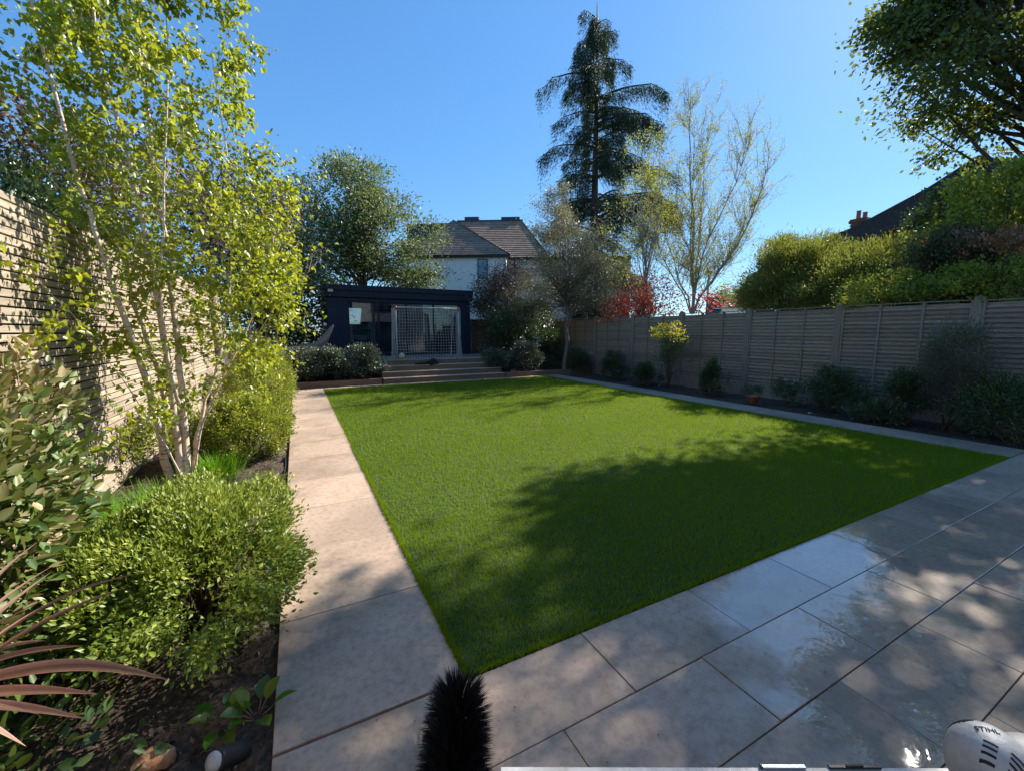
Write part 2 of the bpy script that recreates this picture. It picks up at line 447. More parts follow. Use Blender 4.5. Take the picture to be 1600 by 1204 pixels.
def norm(a): return a / np.maximum(np.linalg.norm(a, axis=-1, keepdims=True), 1e-9)
def rdir(n): return norm(rng.normal(size=(n, 3)))

OVAL = np.array([[0, 0, 0], [.30, .5, .8], [.68, .40, .6], [1, 0, -.35], [.68, -.40, .6], [.30, -.5, .8]])
OVALF = np.array([[0, 1, 2, 3], [0, 3, 4, 5]])
RH = np.array([[0, 0, 0], [.45, .5, .7], [1, 0, 0], [.45, -.5, .7]])
RHF = np.array([[0, 2, 1], [0, 3, 2]])
BIRCHL = np.array([[0, 0, 0], [.16, .46, .6], [.55, .33, .5], [1, 0, -.5], [.55, -.33, .5], [.16, -.46, .6]])
def leafverts(P, D, N, L, Wd, shape, fold=.22):
    D = norm(D); Sd = norm(np.cross(D, N)); N2 = np.cross(Sd, D)
    L = np.broadcast_to(L, (len(P),)); Wd = np.broadcast_to(Wd, (len(P),))
    T = shape
    V = (P[:, None, :] + D[:, None, :] * (T[None, :, 0:1] * L[:, None, None])
         + Sd[:, None, :] * (T[None, :, 1:2] * Wd[:, None, None])
         + N2[:, None, :] * (T[None, :, 2:3] * (Wd * fold)[:, None, None]))
    return V
def leafcloud(name, P, D, N, L, Wd, mat, parent, tone, kind='oval', fold=.22, stuff=True):
    T, F = (OVAL, OVALF) if kind == 'oval' else ((BIRCHL, OVALF) if kind == 'birch' else (RH, RHF))
    org = np.array(parent.location) if parent is not None else np.zeros(3)
    if parent is not None and parent.parent is not None: org = org + np.array(parent.parent.location)
    V = leafverts(P - org, D, N, L, Wd, T, fold)
    n = len(P); k = len(T)
    FF = (F[None] + (np.arange(n) * k)[:, None, None]).reshape(-1, F.shape[1])
    me = npmesh(name, V.reshape(-1, 3), FF, mat, np.repeat(np.clip(tone, 0, 1), k), kind != 'rh')
    o = bpy.data.objects.new(name, me); link(o, parent)
    if stuff: o['kind'] = 'stuff'
    return o
_unit = {}
def single_leaves(P, D, N, L, Wd, mat, parent, tone, kind='oval', fold=.22, name='leaf', pick=300):
    """the leaves nearest to where people stand, each an object of its own; returns the mask of the others"""
    d = np.linalg.norm(P - np.array([0, 0, H]), axis=1)
    L = np.broadcast_to(L, (len(P),)); Wd = np.broadcast_to(Wd, (len(P),))
    u = _proj(P)
    vis = (u[:, 0] > 0) & (u[:, 0] < 1600) & (u[:, 1] > 0) & (u[:, 1] < 1204)
    score = np.where(vis, L / d, 0)
    idx = np.argsort(-score)[:pick]
    T, F = (OVAL, OVALF) if kind == 'oval' else (BIRCHL, OVALF)
    Dn = norm(D); Sd = norm(np.cross(Dn, N)); N2 = np.cross(Sd, Dn)
    for i in idx:
        q = int(np.clip(tone[i], 0, .999) * 5)
        key = (mat.name, q, kind)
        if key not in _unit:
            V = T.copy(); V[:, 2] *= fold
            _unit[key] = npmesh(name, V, F, mat, np.full(len(T), (q + .5) / 5), True)
        o = bpy.data.objects.new(name, _unit[key]); COL.objects.link(o); o.parent = parent
        p = P[i] - np.array(parent.location)
        m = np.eye(4); m[:3, 0] = Dn[i] * L[i]; m[:3, 1] = Sd[i] * Wd[i]; m[:3, 2] = N2[i] * Wd[i]; m[:3, 3] = p
        o.matrix_basis = Matrix(m.tolist())
    keep = np.ones(len(P), bool); keep[idx] = False
    return keep
def _proj(P):
    q = P - np.array([0, 0, H]); d = q @ _fw; d = np.where(d < .05, .05, d)
    return np.stack([800 + 647 * (q @ _rt) / d, 602 - 647 * (q @ _up) / d], 1)

# ------------------------------------------------------------------ plants
def bushpts(c, rad, n, clumps=40, cr=.22, shell=.7, lump=.18, zmin=None, seedv=0):
    """leaf points bunched in shoots over the outside of a lumpy ellipsoid"""
    c = np.array(c, float); rad = np.array(rad, float)
    u = rdir(clumps)
    u[:, 2] = np.where(u[:, 2] < -.8, -u[:, 2], u[:, 2])
    u = norm(u)
    k = 1 + lump * np.array([noise.noise(Vector(q * 1.9) + Vector((seedv, 3, 1))) * 2 for q in u])
    rr = (shell + (1 - shell) * rng.random(clumps) ** .5) * k
    rr = np.where(rng.random(clumps) < .22, rr * rng.random(clumps), rr)
    CC = u * rr[:, None]
    i = rng.integers(0, clumps, n)
    off = rng.normal(size=(n, 3)) * cr
    P = (CC[i] + off)
    out = norm(P + rng.normal(size=P.shape) * .25)
    P = c + P * rad
    if zmin is not None:
        ok = P[:, 2] > zmin; P = P[ok]; out = out[ok]; i = i[ok]
    return P, out, c + CC * rad, i

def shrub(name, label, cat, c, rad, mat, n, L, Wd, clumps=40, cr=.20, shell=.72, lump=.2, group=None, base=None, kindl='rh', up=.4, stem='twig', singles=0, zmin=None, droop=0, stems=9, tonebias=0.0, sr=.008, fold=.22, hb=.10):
    z0 = base if base is not None else c[2] - rad[2]
    root = empty(name, (c[0], c[1], z0), label, cat, group)
    P, out, CC, ci = bushpts(c, rad, n, clumps, cr, shell, lump, zmin if zmin is not None else z0 + .02, seedv=c[0] * 3.1)
    n = len(P)
    D = norm(out + rng.normal(size=(n, 3)) * .5 + np.array([0, 0, up - droop]))
    N = norm(out + rng.normal(size=(n, 3)) * .6 + np.array([0, 0, .8]))
    Ls = L * rng.uniform(.65, 1.25, n); Ws = Ls * (Wd / L)
    ct = rng.normal(size=clumps) * .16
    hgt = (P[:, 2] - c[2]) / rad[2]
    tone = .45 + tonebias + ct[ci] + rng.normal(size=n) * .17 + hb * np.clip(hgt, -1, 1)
    if singles:
        keep = single_leaves(P, D, N, Ls, Ws, M[mat], root, tone, 'oval', fold, pick=singles)
        P, D, N, Ls, Ws, tone = P[keep], D[keep], N[keep], Ls[keep], Ws[keep], tone[keep]
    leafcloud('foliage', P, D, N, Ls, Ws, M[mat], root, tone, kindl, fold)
    mb = MB()
    for q in CC[:: max(1, clumps // stems)]:
        b = np.array([c[0] + rng.normal() * .04, c[1] + rng.normal() * .04, z0 - .02])
        m1 = b + (q - b) * .5 + np.array([0, 0, .08]) + rng.normal(size=3) * .03
        mb.tube([b, m1, q], [sr * 1.6, sr, sr * .4], 5)
    mb.build('stem', M[stem], root)
    return root

def limb(mb, a, b, r0, r1, n=5, wob=.12, sides=6, sag=0):
    a = Vector(a); b = Vector(b); L = (b - a).length
    pts = []; rs = []
    for i in range(n + 1):
        t = i / n
        p = a.lerp(b, t) + Vector((0, 0, 1)) * (math.sin(t * math.pi) * L * sag)
        if 0 < i < n: p += Vector(rng.normal(size=3)) * L * wob * .25
        pts.append(p); rs.append(r0 + (r1 - r0) * t)
    mb.tube(pts, rs, sides, cap=False); return pts

def tree(name, label, base, crowns, mat, leafL, leafW, bark, trunk_r, trunk_top=None, per=140, cat='tree', group=None, kindl='rh', up=.1, twigs=True, fork=3, shell=.45, tonebias=0.0, lump=.25):
    """crowns: list of (centre, radii, clumps, clump_radius)"""
    root = empty(name, base, label, cat, group)
    base = np.array(base, float)
    mb = MB()
    c0 = np.array(crowns[0][0], float)
    top = np.array(trunk_top if trunk_top is not None else (c0[0], c0[1], c0[2]), float)
    tp = limb(mb, base - np.array([0, 0, .1]), top, trunk_r, trunk_r * .45, 7, .06, 9)
    allP = []; allO = []; tones = []
    for (c, rad, ncl, cr) in crowns:
        c = np.array(c, float); rad = np.array(rad, float)
        u = rdir(ncl); k = 1 + lump * np.array([noise.noise(Vector(q * 1.6) + Vector((c[0], c[1], 5))) * 2 for q in u])
        rr = (shell + (1 - shell) * rng.random(ncl) ** .6) * k
        CC = c + u * rr[:, None] * rad
        for q in CC[::2]:
            s = tp[min(7, fork + int((7 - fork) * rng.random() + .5))]
            if twigs: 
                r0 = trunk_r * .28
                mid = np.array(s) + (q - np.array(s)) * .5 + rng.normal(size=3) * .2
                mb.tube([s, mid, q], [r0, r0 * .55, r0 * .12], 4, cap=False)
        n = per * ncl
        i = rng.integers(0, ncl, n)
        sc = rng.uniform(.6, 1.35, ncl)
        off = rng.normal(size=(n, 3)) * (cr * sc[i])[:, None] * np.array([1, 1, .62])
        P = CC[i] + off
        allP.append(P); allO.append(norm(off + .5 * norm(P - c) * cr))
        tones.append(.45 + tonebias + (rng.normal(size=ncl) * .15)[i] + rng.normal(size=n) * .16)
    P = np.concatenate(allP); O = np.concatenate(allO); tone = np.concatenate(tones); n = len(P)
    ok = P[:, 2] > base[2] + .1; P, O, tone = P[ok], O[ok], tone[ok]; n = len(P)
    D = norm(O + rng.normal(size=(n, 3)) * .7 + np.array([0, 0, up]))
    N = norm(rng.normal(size=(n, 3)) + np.array([0, 0, .9]))
    Ls = leafL * rng.uniform(.6, 1.3, n)
    mb.build('trunk', M[bark], root)
    leafcloud('crown', P, D, N, Ls, Ls * leafW / leafL, M[mat], root, tone, kindl)
    return root

# ================================================================== GROUND
def sheet(name, x0, x1, y0, y1, z, nx, ny, amp, mat, sc=2.0, kind='structure', parent=None, flatedge=True):
    X, Y = np.meshgrid(np.linspace(x0, x1, nx), np.linspace(y0, y1, ny))
    Z = np.array([noise.fractal(Vector((a * sc, b * sc, 3)), 1.0, 2.0, 5) for a, b in zip(X.ravel(), Y.ravel())]).reshape(X.shape) * amp + z
    V = np.stack([X.ravel(), Y.ravel(), Z.ravel()], 1)
    I = np.arange(nx * ny).reshape(ny, nx)
    F = np.stack([I[:-1, :-1].ravel(), I[:-1, 1:].ravel(), I[1:, 1:].ravel(), I[1:, :-1].ravel()], 1)
    o = bpy.data.objects.new(name, npmesh(name, V, F, mat, smooth=True)); link(o, parent)
    if kind: o['kind'] = kind
    return o
sheet('ground', -400, 500, -300, 900, -.16, 40, 40, 0, M['ground'])
sheet('soil_bed', -1.72, -.168, -1.2, 12.78, -.035, 70, 420, .035, M['soil'], 5)
sheet('soil_bed', 8.56, 10.15, -1.0, 17.0, -.045, 50, 360, .035, M['soil'], 5)
tp_ = MB(); tp_.box(-6, 12, 12.86, 40, -.15, .10); tp_.build('terrace', M['soil'], None, 'structure')

# loose bark chips and crumbs on the left bed (near part)
n = 9000
P = np.stack([rng.uniform(-1.65, -.2, n), .3 + rng.random(n) ** 1.6 * 8, np.full(n, 0.0)], 1)
P[:, 2] = [noise.fractal(Vector((a * 5, b * 5, 3)), 1.0, 2.0, 5) * .035 - .03 for a, b in P[:, :2]]
D = rdir(n); D[:, 2] *= .35
leafcloud('bark_mulch', P, D, np.tile([0, 0, 1.], (n, 1)) + rng.normal(size=(n, 3)) * .4, rng.uniform(.012, .042, n), rng.uniform(.006, .016, n), M['chip'], None, rng.random(n) ** 1.3, 'rh', .5)

# ---- paving: bed of mortar + every slab an object
def slab_mesh(w, d, mat, t=.04):
    mb = MB(); mb.box(-w / 2, w / 2, -d / 2, d / 2, -t, 0, .0022)
    me = bpy.data.meshes.new('paving_slab'); me.from_pydata(mb.v, [], mb.f); me.materials.append(mat); me.update(); return me
def paving(name, x0, x1, y0, y1, slabs, mat, gap=.0045):
    mb = MB(); mb.box(x0, x1, y0, y1, -.12, -.012)
    bed = mb.build(name, M['mortar'], None, 'structure')
    cache = {}
    for (a, b, c, d) in slabs:
        w, h = round(b - a - gap, 3), round(d - c - gap, 3)
        if (w, h) not in cache: cache[(w, h)] = slab_mesh(w, h, mat)
        o = bpy.data.objects.new('paving_slab', cache[(w, h)]); link(o, bed, ((a + b) / 2, (c + d) / 2, rng.uniform(-.0015, .0015)))
        o.rotation_euler = (rng.normal() * .0012, rng.normal() * .0012, 0)
    return bed
ys = [1.6, 2.385, 3.165, 3.955, 4.75, 5.62, 6.50, 7.35, 8.2, 9.05, 9.9, 10.75, 11.6, 12.40]
paving('path', -.17, .595, 1.6, 12.79, [(-.17, .595, ys[i], ys[i + 1]) for i in range(len(ys) - 1)] + [(-.17, .595, 12.4, 12.79)], M['stone'])
sl = []
rows = [1.59, 1.19, .815, .445, .07, -.30, -.68, -1.05, -1.43, -1.81, -2.19, -2.57]
offs = [.425, .845, .475, .03, .45, .1, .5, .2, .6, .15, .5]
for i in range(len(rows) - 1):
    x = offs[i] - 1.6
    xs_ = []
    while x < 12: xs_.append(x); x += .80
    for j in range(len(xs_) - 1):
        a, b = xs_[j], xs_[j + 1]
        a2 = max(a, -.17) if i >= 0 else a
        if b <= -.1 or a > 10.1: continue
        sl.append((a2, b, rows[i + 1], rows[i]))
paving('patio', -.17, 10.5, -2.58, 1.592, sl, M['stone_wet'])
sl = []; y = 1.6
while y < 12.7:
    sl.append((7.815, 8.54, y, min(y + .80, 12.79))); y += .80
paving('border_path', 7.81, 8.55, 1.6, 12.79, sl, M['stone'])
sl = []; x = .61
while x < 7.8:
    sl.append((x, min(x + .8, 7.805), 12.40, 12.79)); x += .8
paving('edging_strip', .60, 7.81, 12.40, 12.79, sl, M['stone'])

# ---- lawn
mb = MB(); mb.box(.605, 7.805, 1.605, 12.395, -.1, -.002); lawn = mb.build('lawn', M['turf_base'], None, 'structure')
def blades(n, y0, y1, L, Wd, x0=.6, x1=7.81):
    P = np.stack([rng.uniform(x0, x1, n), rng.uniform(y0, y1, n), np.full(n, -.004)], 1)
    D = np.stack([rng.normal(size=n) * .42, rng.normal(size=n) * .42 - .12, np.ones(n)], 1)
    N = rdir(n); 
    t = .45 + .13 * np.array([0.0]) + rng.normal(size=n) * .2
    big = np.interp(P[:, 0] + .35 * np.sin(P[:, 1] * 2.1), [0, 8], [-.04, .06]) + .05 * np.sin(P[:, 0] * 3.1 + np.sin(P[:, 1] * 1.7) * 2) * np.cos(P[:, 1] * 2.3 + 1.1 * np.sin(P[:, 0]))
    return P, D, N, L * rng.uniform(.6, 1.25, n), np.full(n, Wd), t + big + (rng.random(n) > .975) * .3
parts_ = [blades(150000, 1.6, 3.2, .034, .0042), blades(120000, 3.2, 5.6, .034, .0058), blades(80000, 5.6, 8.6, .035, .009), blades(60000, 8.6, 12.4, .036, .013)]
# tufts hanging over the edges
for (a, b, c, d, k) in ((.588, .61, 1.6, 6, 9000), (.588, .61, 6, 12.4, 4000), (.6, 7.8, 1.592, 1.612, 9000), (.6, 7.8, 12.39, 12.41, 3000), (7.80, 7.82, 1.6, 12.4, 6000)):
    parts_.append(blades(k, c, d, .032, .0055, a, b))
P, D, N, L_, W_, T_ = [np.concatenate([p[i] for p in parts_]) for i in range(6)]
D = norm(D); Sd = norm(np.cross(D, N))
V = np.stack([P - Sd * W_[:, None] * .5, P + Sd * W_[:, None] * .5, P + D * L_[:, None]], 1).reshape(-1, 3)
F = np.arange(len(V)).reshape(-1, 3)
me = npmesh('grass', V, F, M['blade'], np.repeat(np.clip(T_, 0, 1), 3))
g_ = bpy.data.objects.new('grass', me); link(g_, lawn); g_['kind'] = 'stuff'

# ================================================================== RIGHT FENCE (shaded larch-lap panels between timber posts)
FX = 10.2
fence = empty('lap_panel_fence', (FX, 7, 0), 'long weathered lap panel fence along the shaded bed on the right of the lawn', 'fence')
post_y = [-1.32, .68, 2.66, 4.66, 6.65, 8.72, 10.72, 12.70, 14.7, 16.7]
mbp = MB(); mbp.box(-.055, .055, -.05, .05, -.1, 2.14, .006)
pm = bpy.data.meshes.new('post'); pm.from_pydata(mbp.v, [], mbp.f); pm.materials.append(M['fencepost']); pm.update()
for y in post_y:
    o = bpy.data.objects.new('post', pm); link(o, fence, (0, y - 7, 0))
slat_cache = {}
def slat_mesh(w):
    if w not in slat_cache:
        mb = MB()
        # waney lap board: thin wedge, thicker at its lower edge, which stands proud
        v = []
        for yy in (-w / 2, w / 2):
            v += [(.008, yy, .086), (.014, yy, .086), (.004, yy, 0), (-.026, yy, 0), (-.020, yy, .046), (.008, yy, .056)]
        mb.add(v, [(i, (i + 1) % 6, 6 + (i + 1) % 6, 6 + i) for i in range(6)] + [(5, 4, 3, 2, 1, 0), (6, 7, 8, 9, 10, 11)])
        me = bpy.data.meshes.new('slat'); me.from_pydata(mb.v, [], mb.f); me.materials.append(M['fence']); me.update(); slat_cache[w] = me
    return slat_cache[w]
for i in range(1, len(post_y) - 1):
    ya, yb = post_y[i] + .05, post_y[i + 1] - .05
    w = round(yb - ya, 2); yc = (ya + yb) / 2
    mb = MB()
    zt = 2.07 + rng.uniform(-.01, .01)
    for yy in (ya + .02, ya + w / 3, ya + 2 * w / 3, yb - .02):
        mb.box(FX - .045, FX - .027, yy - .018, yy + .018, .25, zt, .003)
        mb.box(FX + .016, FX + .040, yy - .018, yy + .018, .25, zt, .003)
    mb.box(FX - .03, FX + .03, ya, yb, zt + .002, zt + .02, .004)
    panel = mb.build('fence_panel', M['fencepost'], fence)
    z = .25
    while z < zt - .075:
        o = bpy.data.objects.new('slat', slat_mesh(w)); link(o, panel, (0, yc - 7, z))
        o.rotation_euler = (rng.normal() * .0012, 0, 0); z += .081
    mb = MB(); mb.box(FX - .03, FX + .02, ya, yb, -.08, .2495); mb.build('gravel_board', M['fencepost'], fence)

# end fence in the far right corner: upright boards
ef = empty('board_fence', (8.4, 17.0, 0), 'brown upright board fence closing the far right corner behind the shrubs', 'fence')
x = 6.6
mbb = MB(); mbb.box(-.065, .065, -.01, .01, 0, 2.0, .003)
bm_ = bpy.data.meshes.new('board'); bm_.from_pydata(mbb.v, [], mbb.f); bm_.materials.append(M['sleeper']); bm_.update()
while x < 10.1:
    o = bpy.data.objects.new('board', bm_); link(o, ef, (x - 8.4, 0 + (.012 if int(x * 10) % 2 else 0), .1)); x += .137
mb = MB(); mb.box(6.5, 10.1, 17.03, 17.08, .4, .5); mb.box(6.5, 10.1, 17.03, 17.08, 1.7, 1.8); mb.build('rail', M['sleeper'], ef)

# ================================================================== LEFT FENCE (sunlit open slats)
LX = -1.72
lf = empty('slatted_fence', (LX, 6, 0), 'tall sunlit fence of narrow pale horizontal slats behind the white stemmed birch', 'fence')
seg = [(-1.0, 2.3), (2.3, 5.9), (5.9, 9.5), (9.5, 13.2)]
sc_ = {}
for (a, b) in seg:
    w = b - a - .004
    mb = MB(); mb.box(-.011, .011, -w / 2, w / 2, -.0245, .0245, .002)
    me = bpy.data.meshes.new('slat'); me.from_pydata(mb.v, [], mb.f); me.materials.append(M['cedar']); me.update()
    z = -.005; k = 0
    while z < 2.52:
        o = bpy.data.objects.new('slat', me); link(o, lf, (rng.normal() * .0015, (a + b) / 2 - 6, z + rng.normal() * .0012))
        z += .0605
mb = MB()
for y in (-1, .5, 2.3, 4.1, 5.9, 7.7, 9.5, 11.3, 13.15):
    mb = MB(); mb.box(LX - .10, LX - .018, y - .04, y + .04, -.1, 2.5); mb.build('post', M['darkwood'], lf)
mb = MB()
mb.box(LX - .14, LX - .12, -1, 13.2, -.1, 2.38); mb.build('backing_board', M['darkwood'], lf)

# ================================================================== STEPS, DECK
DZ = .66
rise = DZ / 4
st = empty('garden_steps', (4.1, 12.8, 0), 'wide brown timber steps rising from the lawn to the garden room deck', 'steps')
SX0, SX1 = 2.27, 6.35
for i in range(4):
    y0 = 12.80 + i * .27
    x0, x1 = SX0, SX1
    mb = MB(); mb.box(x0, x1, y0, y0 + .04, i * rise - (.1 if i == 0 else 0), (i + 1) * rise - .027, .003); mb.build('riser', M['sleeper'], st)
    if i < 3:
        for k in range(2):
            mb = MB(); mb.box(x0, x1, y0 - .02 + k * .146, y0 - .02 + k * .146 + .141, (i + 1) * rise - .025, (i + 1) * rise, .004); mb.build('tread_board', M['tread'], st)
dk = empty('deck', (3, 15, 0), 'raised timber deck in front of the navy garden room', 'deck')
y = 13.59; k = 0
while y < 16.0:
    mb = MB(); mb.box(-1.6, 7.0, y, y + .138, DZ - .025, DZ, .003); mb.build('deck_board', M['tread'] if k == 0 else M['deck'], dk); y += .143; k += 1
mb = MB(); mb.box(-1.6, SX0 - .05, 13.62, 13.66, .05, DZ - .03); mb.box(SX1 + .05, 7.0, 13.62, 13.66, .05, DZ - .03); mb.box(-1.6, 7, 13.7, 20.5, .0, DZ - .03); mb.build('deck_frame', M['darkwood'], dk)
ed = empty('sleeper_edging', (0, 12.8, 0), 'low brown timber sleeper edge holding the raised planting left of the steps', 'edging')
for a, b in ((-1.7, .25), (.255, SX0 - .05)):
    mb = MB(); mb.box(a, b, 12.80, 12.90, -.1, .17, .006); mb.build('sleeper', M['sleeper'], ed)
ed = empty('sleeper_edging', (7, 12.8, 0), 'low dark timber sleeper edge under the planting right of the steps', 'edging')
for a, b in ((SX1 + .05, 8.3), (8.305, 10.1)):
    mb = MB(); mb.box(a, b, 12.80, 12.90, -.1, .17, .006); mb.build('sleeper', M['sleeper'], ed)

# ================================================================== GARDEN ROOM
GY = 16.0
gx0, gx1 = gp(507, 500, 1, GY)[0], gp(738, 500, 1, GY)[0]
gzt = gp(507, 445, 1, GY)[2]
gr = empty('garden_room', ((gx0 + gx1) / 2, GY, DZ), 'flat roofed navy garden room with wide glazed front on the deck', 'garden room')
wx0, wx1 = gp(545, 500, 1, GY)[0], gp(717, 500, 1, GY)[0]
wz1 = gp(630, 474, 1, GY)[2]; wz0 = DZ + .03
D_ = 3.8
mb = MB()
mb.box(gx0 + .10, wx0 - .002, GY, GY + .12, DZ, gzt - .42)          # left front wall
mb.box(wx1 + .002, gx1 - .10, GY, GY + .12, DZ, gzt - .42)
mb.box(wx0 - .001, wx1 + .001, GY, GY + .12, wz1 + .002, gzt - .42)
mb.build('front_wall', M['navy'], gr)
mb = MB(); mb.box(gx0 + .10, gx0 + .2, GY + .122, GY + D_, DZ, gzt - .3); mb.build('side_wall', M['navy'], gr)
mb = MB(); mb.box(gx1 - .2, gx1 - .10, GY + .122, GY + D_, DZ, gzt - .3); mb.build('side_wall', M['navy'], gr)
mb = MB(); mb.box(gx0, gx1, GY - .14, GY + D_ + .1, gzt - .17, gzt, .008); mb.box(gx0 + .03, gx1 - .03, GY - .09, GY + D_ + .06, gzt - .40, gzt - .172, .005)
mb.build('roof', M['navy2'], gr)
mb = MB(); mb.box(gx0 - .004, gx1 + .004, GY - .15, GY + D_, gzt + .002, gzt + .02); mb.build('roof_trim', M['lead'], gr)
# vertical cladding boards on the front walls
for (a, b) in ((gx0 + .10, wx0 - .05), (wx1 + .05, gx1 - .10)):
    nb = max(2, int((b - a) / .15)); w = (b - a) / nb
    for i in range(nb):
        mb = MB(); mb.box(a + i * w + .004, a + (i + 1) * w - .004, GY - .018, GY - .001, DZ + .01, gzt - .43, .003); mb.build('cladding_board', M['navy'], gr)
# window frame + sliding panels
mb = MB()
mb.box(wx0 - .05, wx0, GY - .03, GY + .08, wz0, wz1 + .05); mb.box(wx1, wx1 + .05, GY - .03, GY + .08, wz0, wz1 + .05)
mb.box(wx0, wx1, GY - .03, GY + .08, wz1, wz1 + .05); mb.box(wx0 - .05, wx1 + .05, GY - .04, GY + .1, DZ, wz0)
mb.build('window_frame', M['navy2'], gr)
npn = 4; pw = (wx1 - wx0) / npn
for i in range(npn):
    a, b = wx0 + i * pw, wx0 + (i + 1) * pw
    yy = GY + .02 + (.03 if i in (1, 2) else 0)
    mb = MB(); t = .028
    mb.box(a, a + t, yy, yy + .03, wz0, wz1); mb.box(b - t, b, yy, yy + .03, wz0, wz1); mb.box(a + t, b - t, yy, yy + .03, wz0, wz0 + .07); mb.box(a + t, b - t, yy, yy + .03, wz1 - .035, wz1)
    f = mb.build('glazed_door', M['navy2'], gr)
    mb = MB(); mb.box(a + t, b - t, yy + .012, yy + .018, wz0 + .07, wz1 - .035); mb.build('pane', M['glass'], f)
    if i in (1, 2):
        mb = MB(); hx = b - .02 if i == 1 else a + .02; mb.tube([(hx, yy - .03, 1.5), (hx, yy - .03, 1.85)], .01, 6); mb.build('handle', M['blackm'], f)
# the room behind the glass
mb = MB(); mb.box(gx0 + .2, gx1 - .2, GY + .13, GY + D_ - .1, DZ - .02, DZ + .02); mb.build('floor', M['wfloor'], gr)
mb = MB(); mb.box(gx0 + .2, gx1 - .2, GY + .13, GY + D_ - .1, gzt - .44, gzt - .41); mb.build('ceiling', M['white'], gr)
bx0 = wx0 + .1
mb = MB(); by = GY + D_ - .1
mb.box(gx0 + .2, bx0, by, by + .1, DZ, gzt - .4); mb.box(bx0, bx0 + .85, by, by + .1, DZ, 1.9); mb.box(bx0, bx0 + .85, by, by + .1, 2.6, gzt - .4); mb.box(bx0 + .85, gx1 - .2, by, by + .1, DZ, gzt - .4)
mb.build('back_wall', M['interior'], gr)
mb = MB(); mb.box(bx0, bx0 + .85, by + .03, by + .05, 1.9, 2.6); mb.build('back_window', M['glass'], gr)
mb = MB(); mb.box(bx0 + .05, bx0 + .55, GY + .3, GY + .32, 2.45, wz1); 
for k in range(5): mb.box(bx0 + .05, bx0 + .55, GY + .285, GY + .3, 2.46 + k * .07, 2.475 + k * .07)
mb.build('blind', M['blind'], gr)
mb = MB(); mb.box(wx0 + 1.15, wx0 + 1.45, by - .3, by - .002, DZ + .02, gzt - .42); mb.build('chimney_breast', M['white'], gr)
mb = MB(); mb.box(gx0 + .25, gx0 + .3, GY + .5, GY + 2.6, DZ + .4, 2.2); mb.build('wall_panel', M['white'], gr)
# desk, shelves
t = empty('shelf_unit', (wx0 + .5, GY + 1.0, DZ), 'black open shelf unit holding white boxes behind the left pane', 'shelf')
mb = MB()
for z in (.18, .55, .92): mb.box(wx0 + .12, wx0 + .85, GY + .75, GY + 1.15, DZ + z, DZ + z + .04)
mb.build('shelf', M['black'], t)
for x in (wx0 + .13, wx0 + .80):
    mb = MB(); mb.box(x, x + .04, GY + .76, GY + .80, DZ + .02, DZ + .96); mb.build('upright', M['black'], t)
tb = MB(); tb.box(wx0 + .25, wx0 + .7, GY + .8, GY + 1.1, DZ + .222, DZ + .42, .01); tag(tb.build('storage_box', M['white']), 'white storage box on the bottom shelf behind the glass', 'box')
tb = MB(); tb.box(wx0 + .22, wx0 + .72, GY + .8, GY + 1.1, DZ + .592, DZ + .78, .01); tag(tb.build('storage_box', M['toolgrey']), 'grey storage box on the middle shelf behind the glass', 'box')
t = empty('sofa', (wx1 - 1.1, GY + 2.3, DZ), 'dark sofa standing inside the garden room behind the goal net', 'sofa')
mb = MB(); mb.box(wx1 - 1.9, wx1 - .35, GY + 2, GY + 2.8, DZ + .06, DZ + .42, .05); mb.build('seat', M['black'], t)
mb = MB(); mb.box(wx1 - 1.9, wx1 - .35, GY + 2.62, GY + 2.85, DZ + .425, DZ + .85, .05); mb.build('backrest', M['black'], t)
for x in (wx1 - 2.1, wx1 - .34):
    mb = MB(); mb.box(x, x + .19, GY + 2, GY + 2.85, DZ + .06, DZ + .6, .04); mb.build('armrest', M['black'], t)
# lamp box and camera on its corner
p = gp(516, 454, 1, GY - .16)
t = empty('floodlight', p, 'small cream floodlight on the top left corner of the navy garden room', 'floodlight')
mb = MB(); mb.box(p[0] - .09, p[0] + .09, p[1] - .03, p[1] + .015, p[2] - .05, p[2] + .05, .006); mb.build('housing', M['blackm'], t)
mb = MB(); mb.box(p[0] - .082, p[0] + .082, p[1] - .036, p[1] - .031, p[2] - .043, p[2] + .043); mb.build('lens', M['cream'], t)
p = gp(515, 461, 1, GY - .11)
t = empty('security_camera', p, 'tiny dark security camera under the cream floodlight', 'camera')
mb = MB(); mb.blob(p, (.035, .035, .035), 10, 8); mb.build('housing', M['blackm'], t)
mb = MB(); mb.blob((p[0], p[1] - .03, p[2] - .01), (.014, .012, .014), 8, 6); mb.build('lens', M['white'], t)
p = gp(509, 507, 1, GY - .03)
t = empty('wall_light', p, 'small round white light low on the left edge of the navy wall', 'wall light')
mb = MB(); mb.lathe([(.05, 0), (.06, .02), (.05, .06), (.02, .07)], (p[0] - .02, p[1] + .02, p[2]), 14, (0, -1, 0)); mb.build('shade', M['white'], t)
mb = MB(); mb.box(p[0] - .05, p[0] + .01, p[1] + .02, p[1] + .04, p[2] - .03, p[2] + .03); mb.build('bracket', M['blackm'], t)

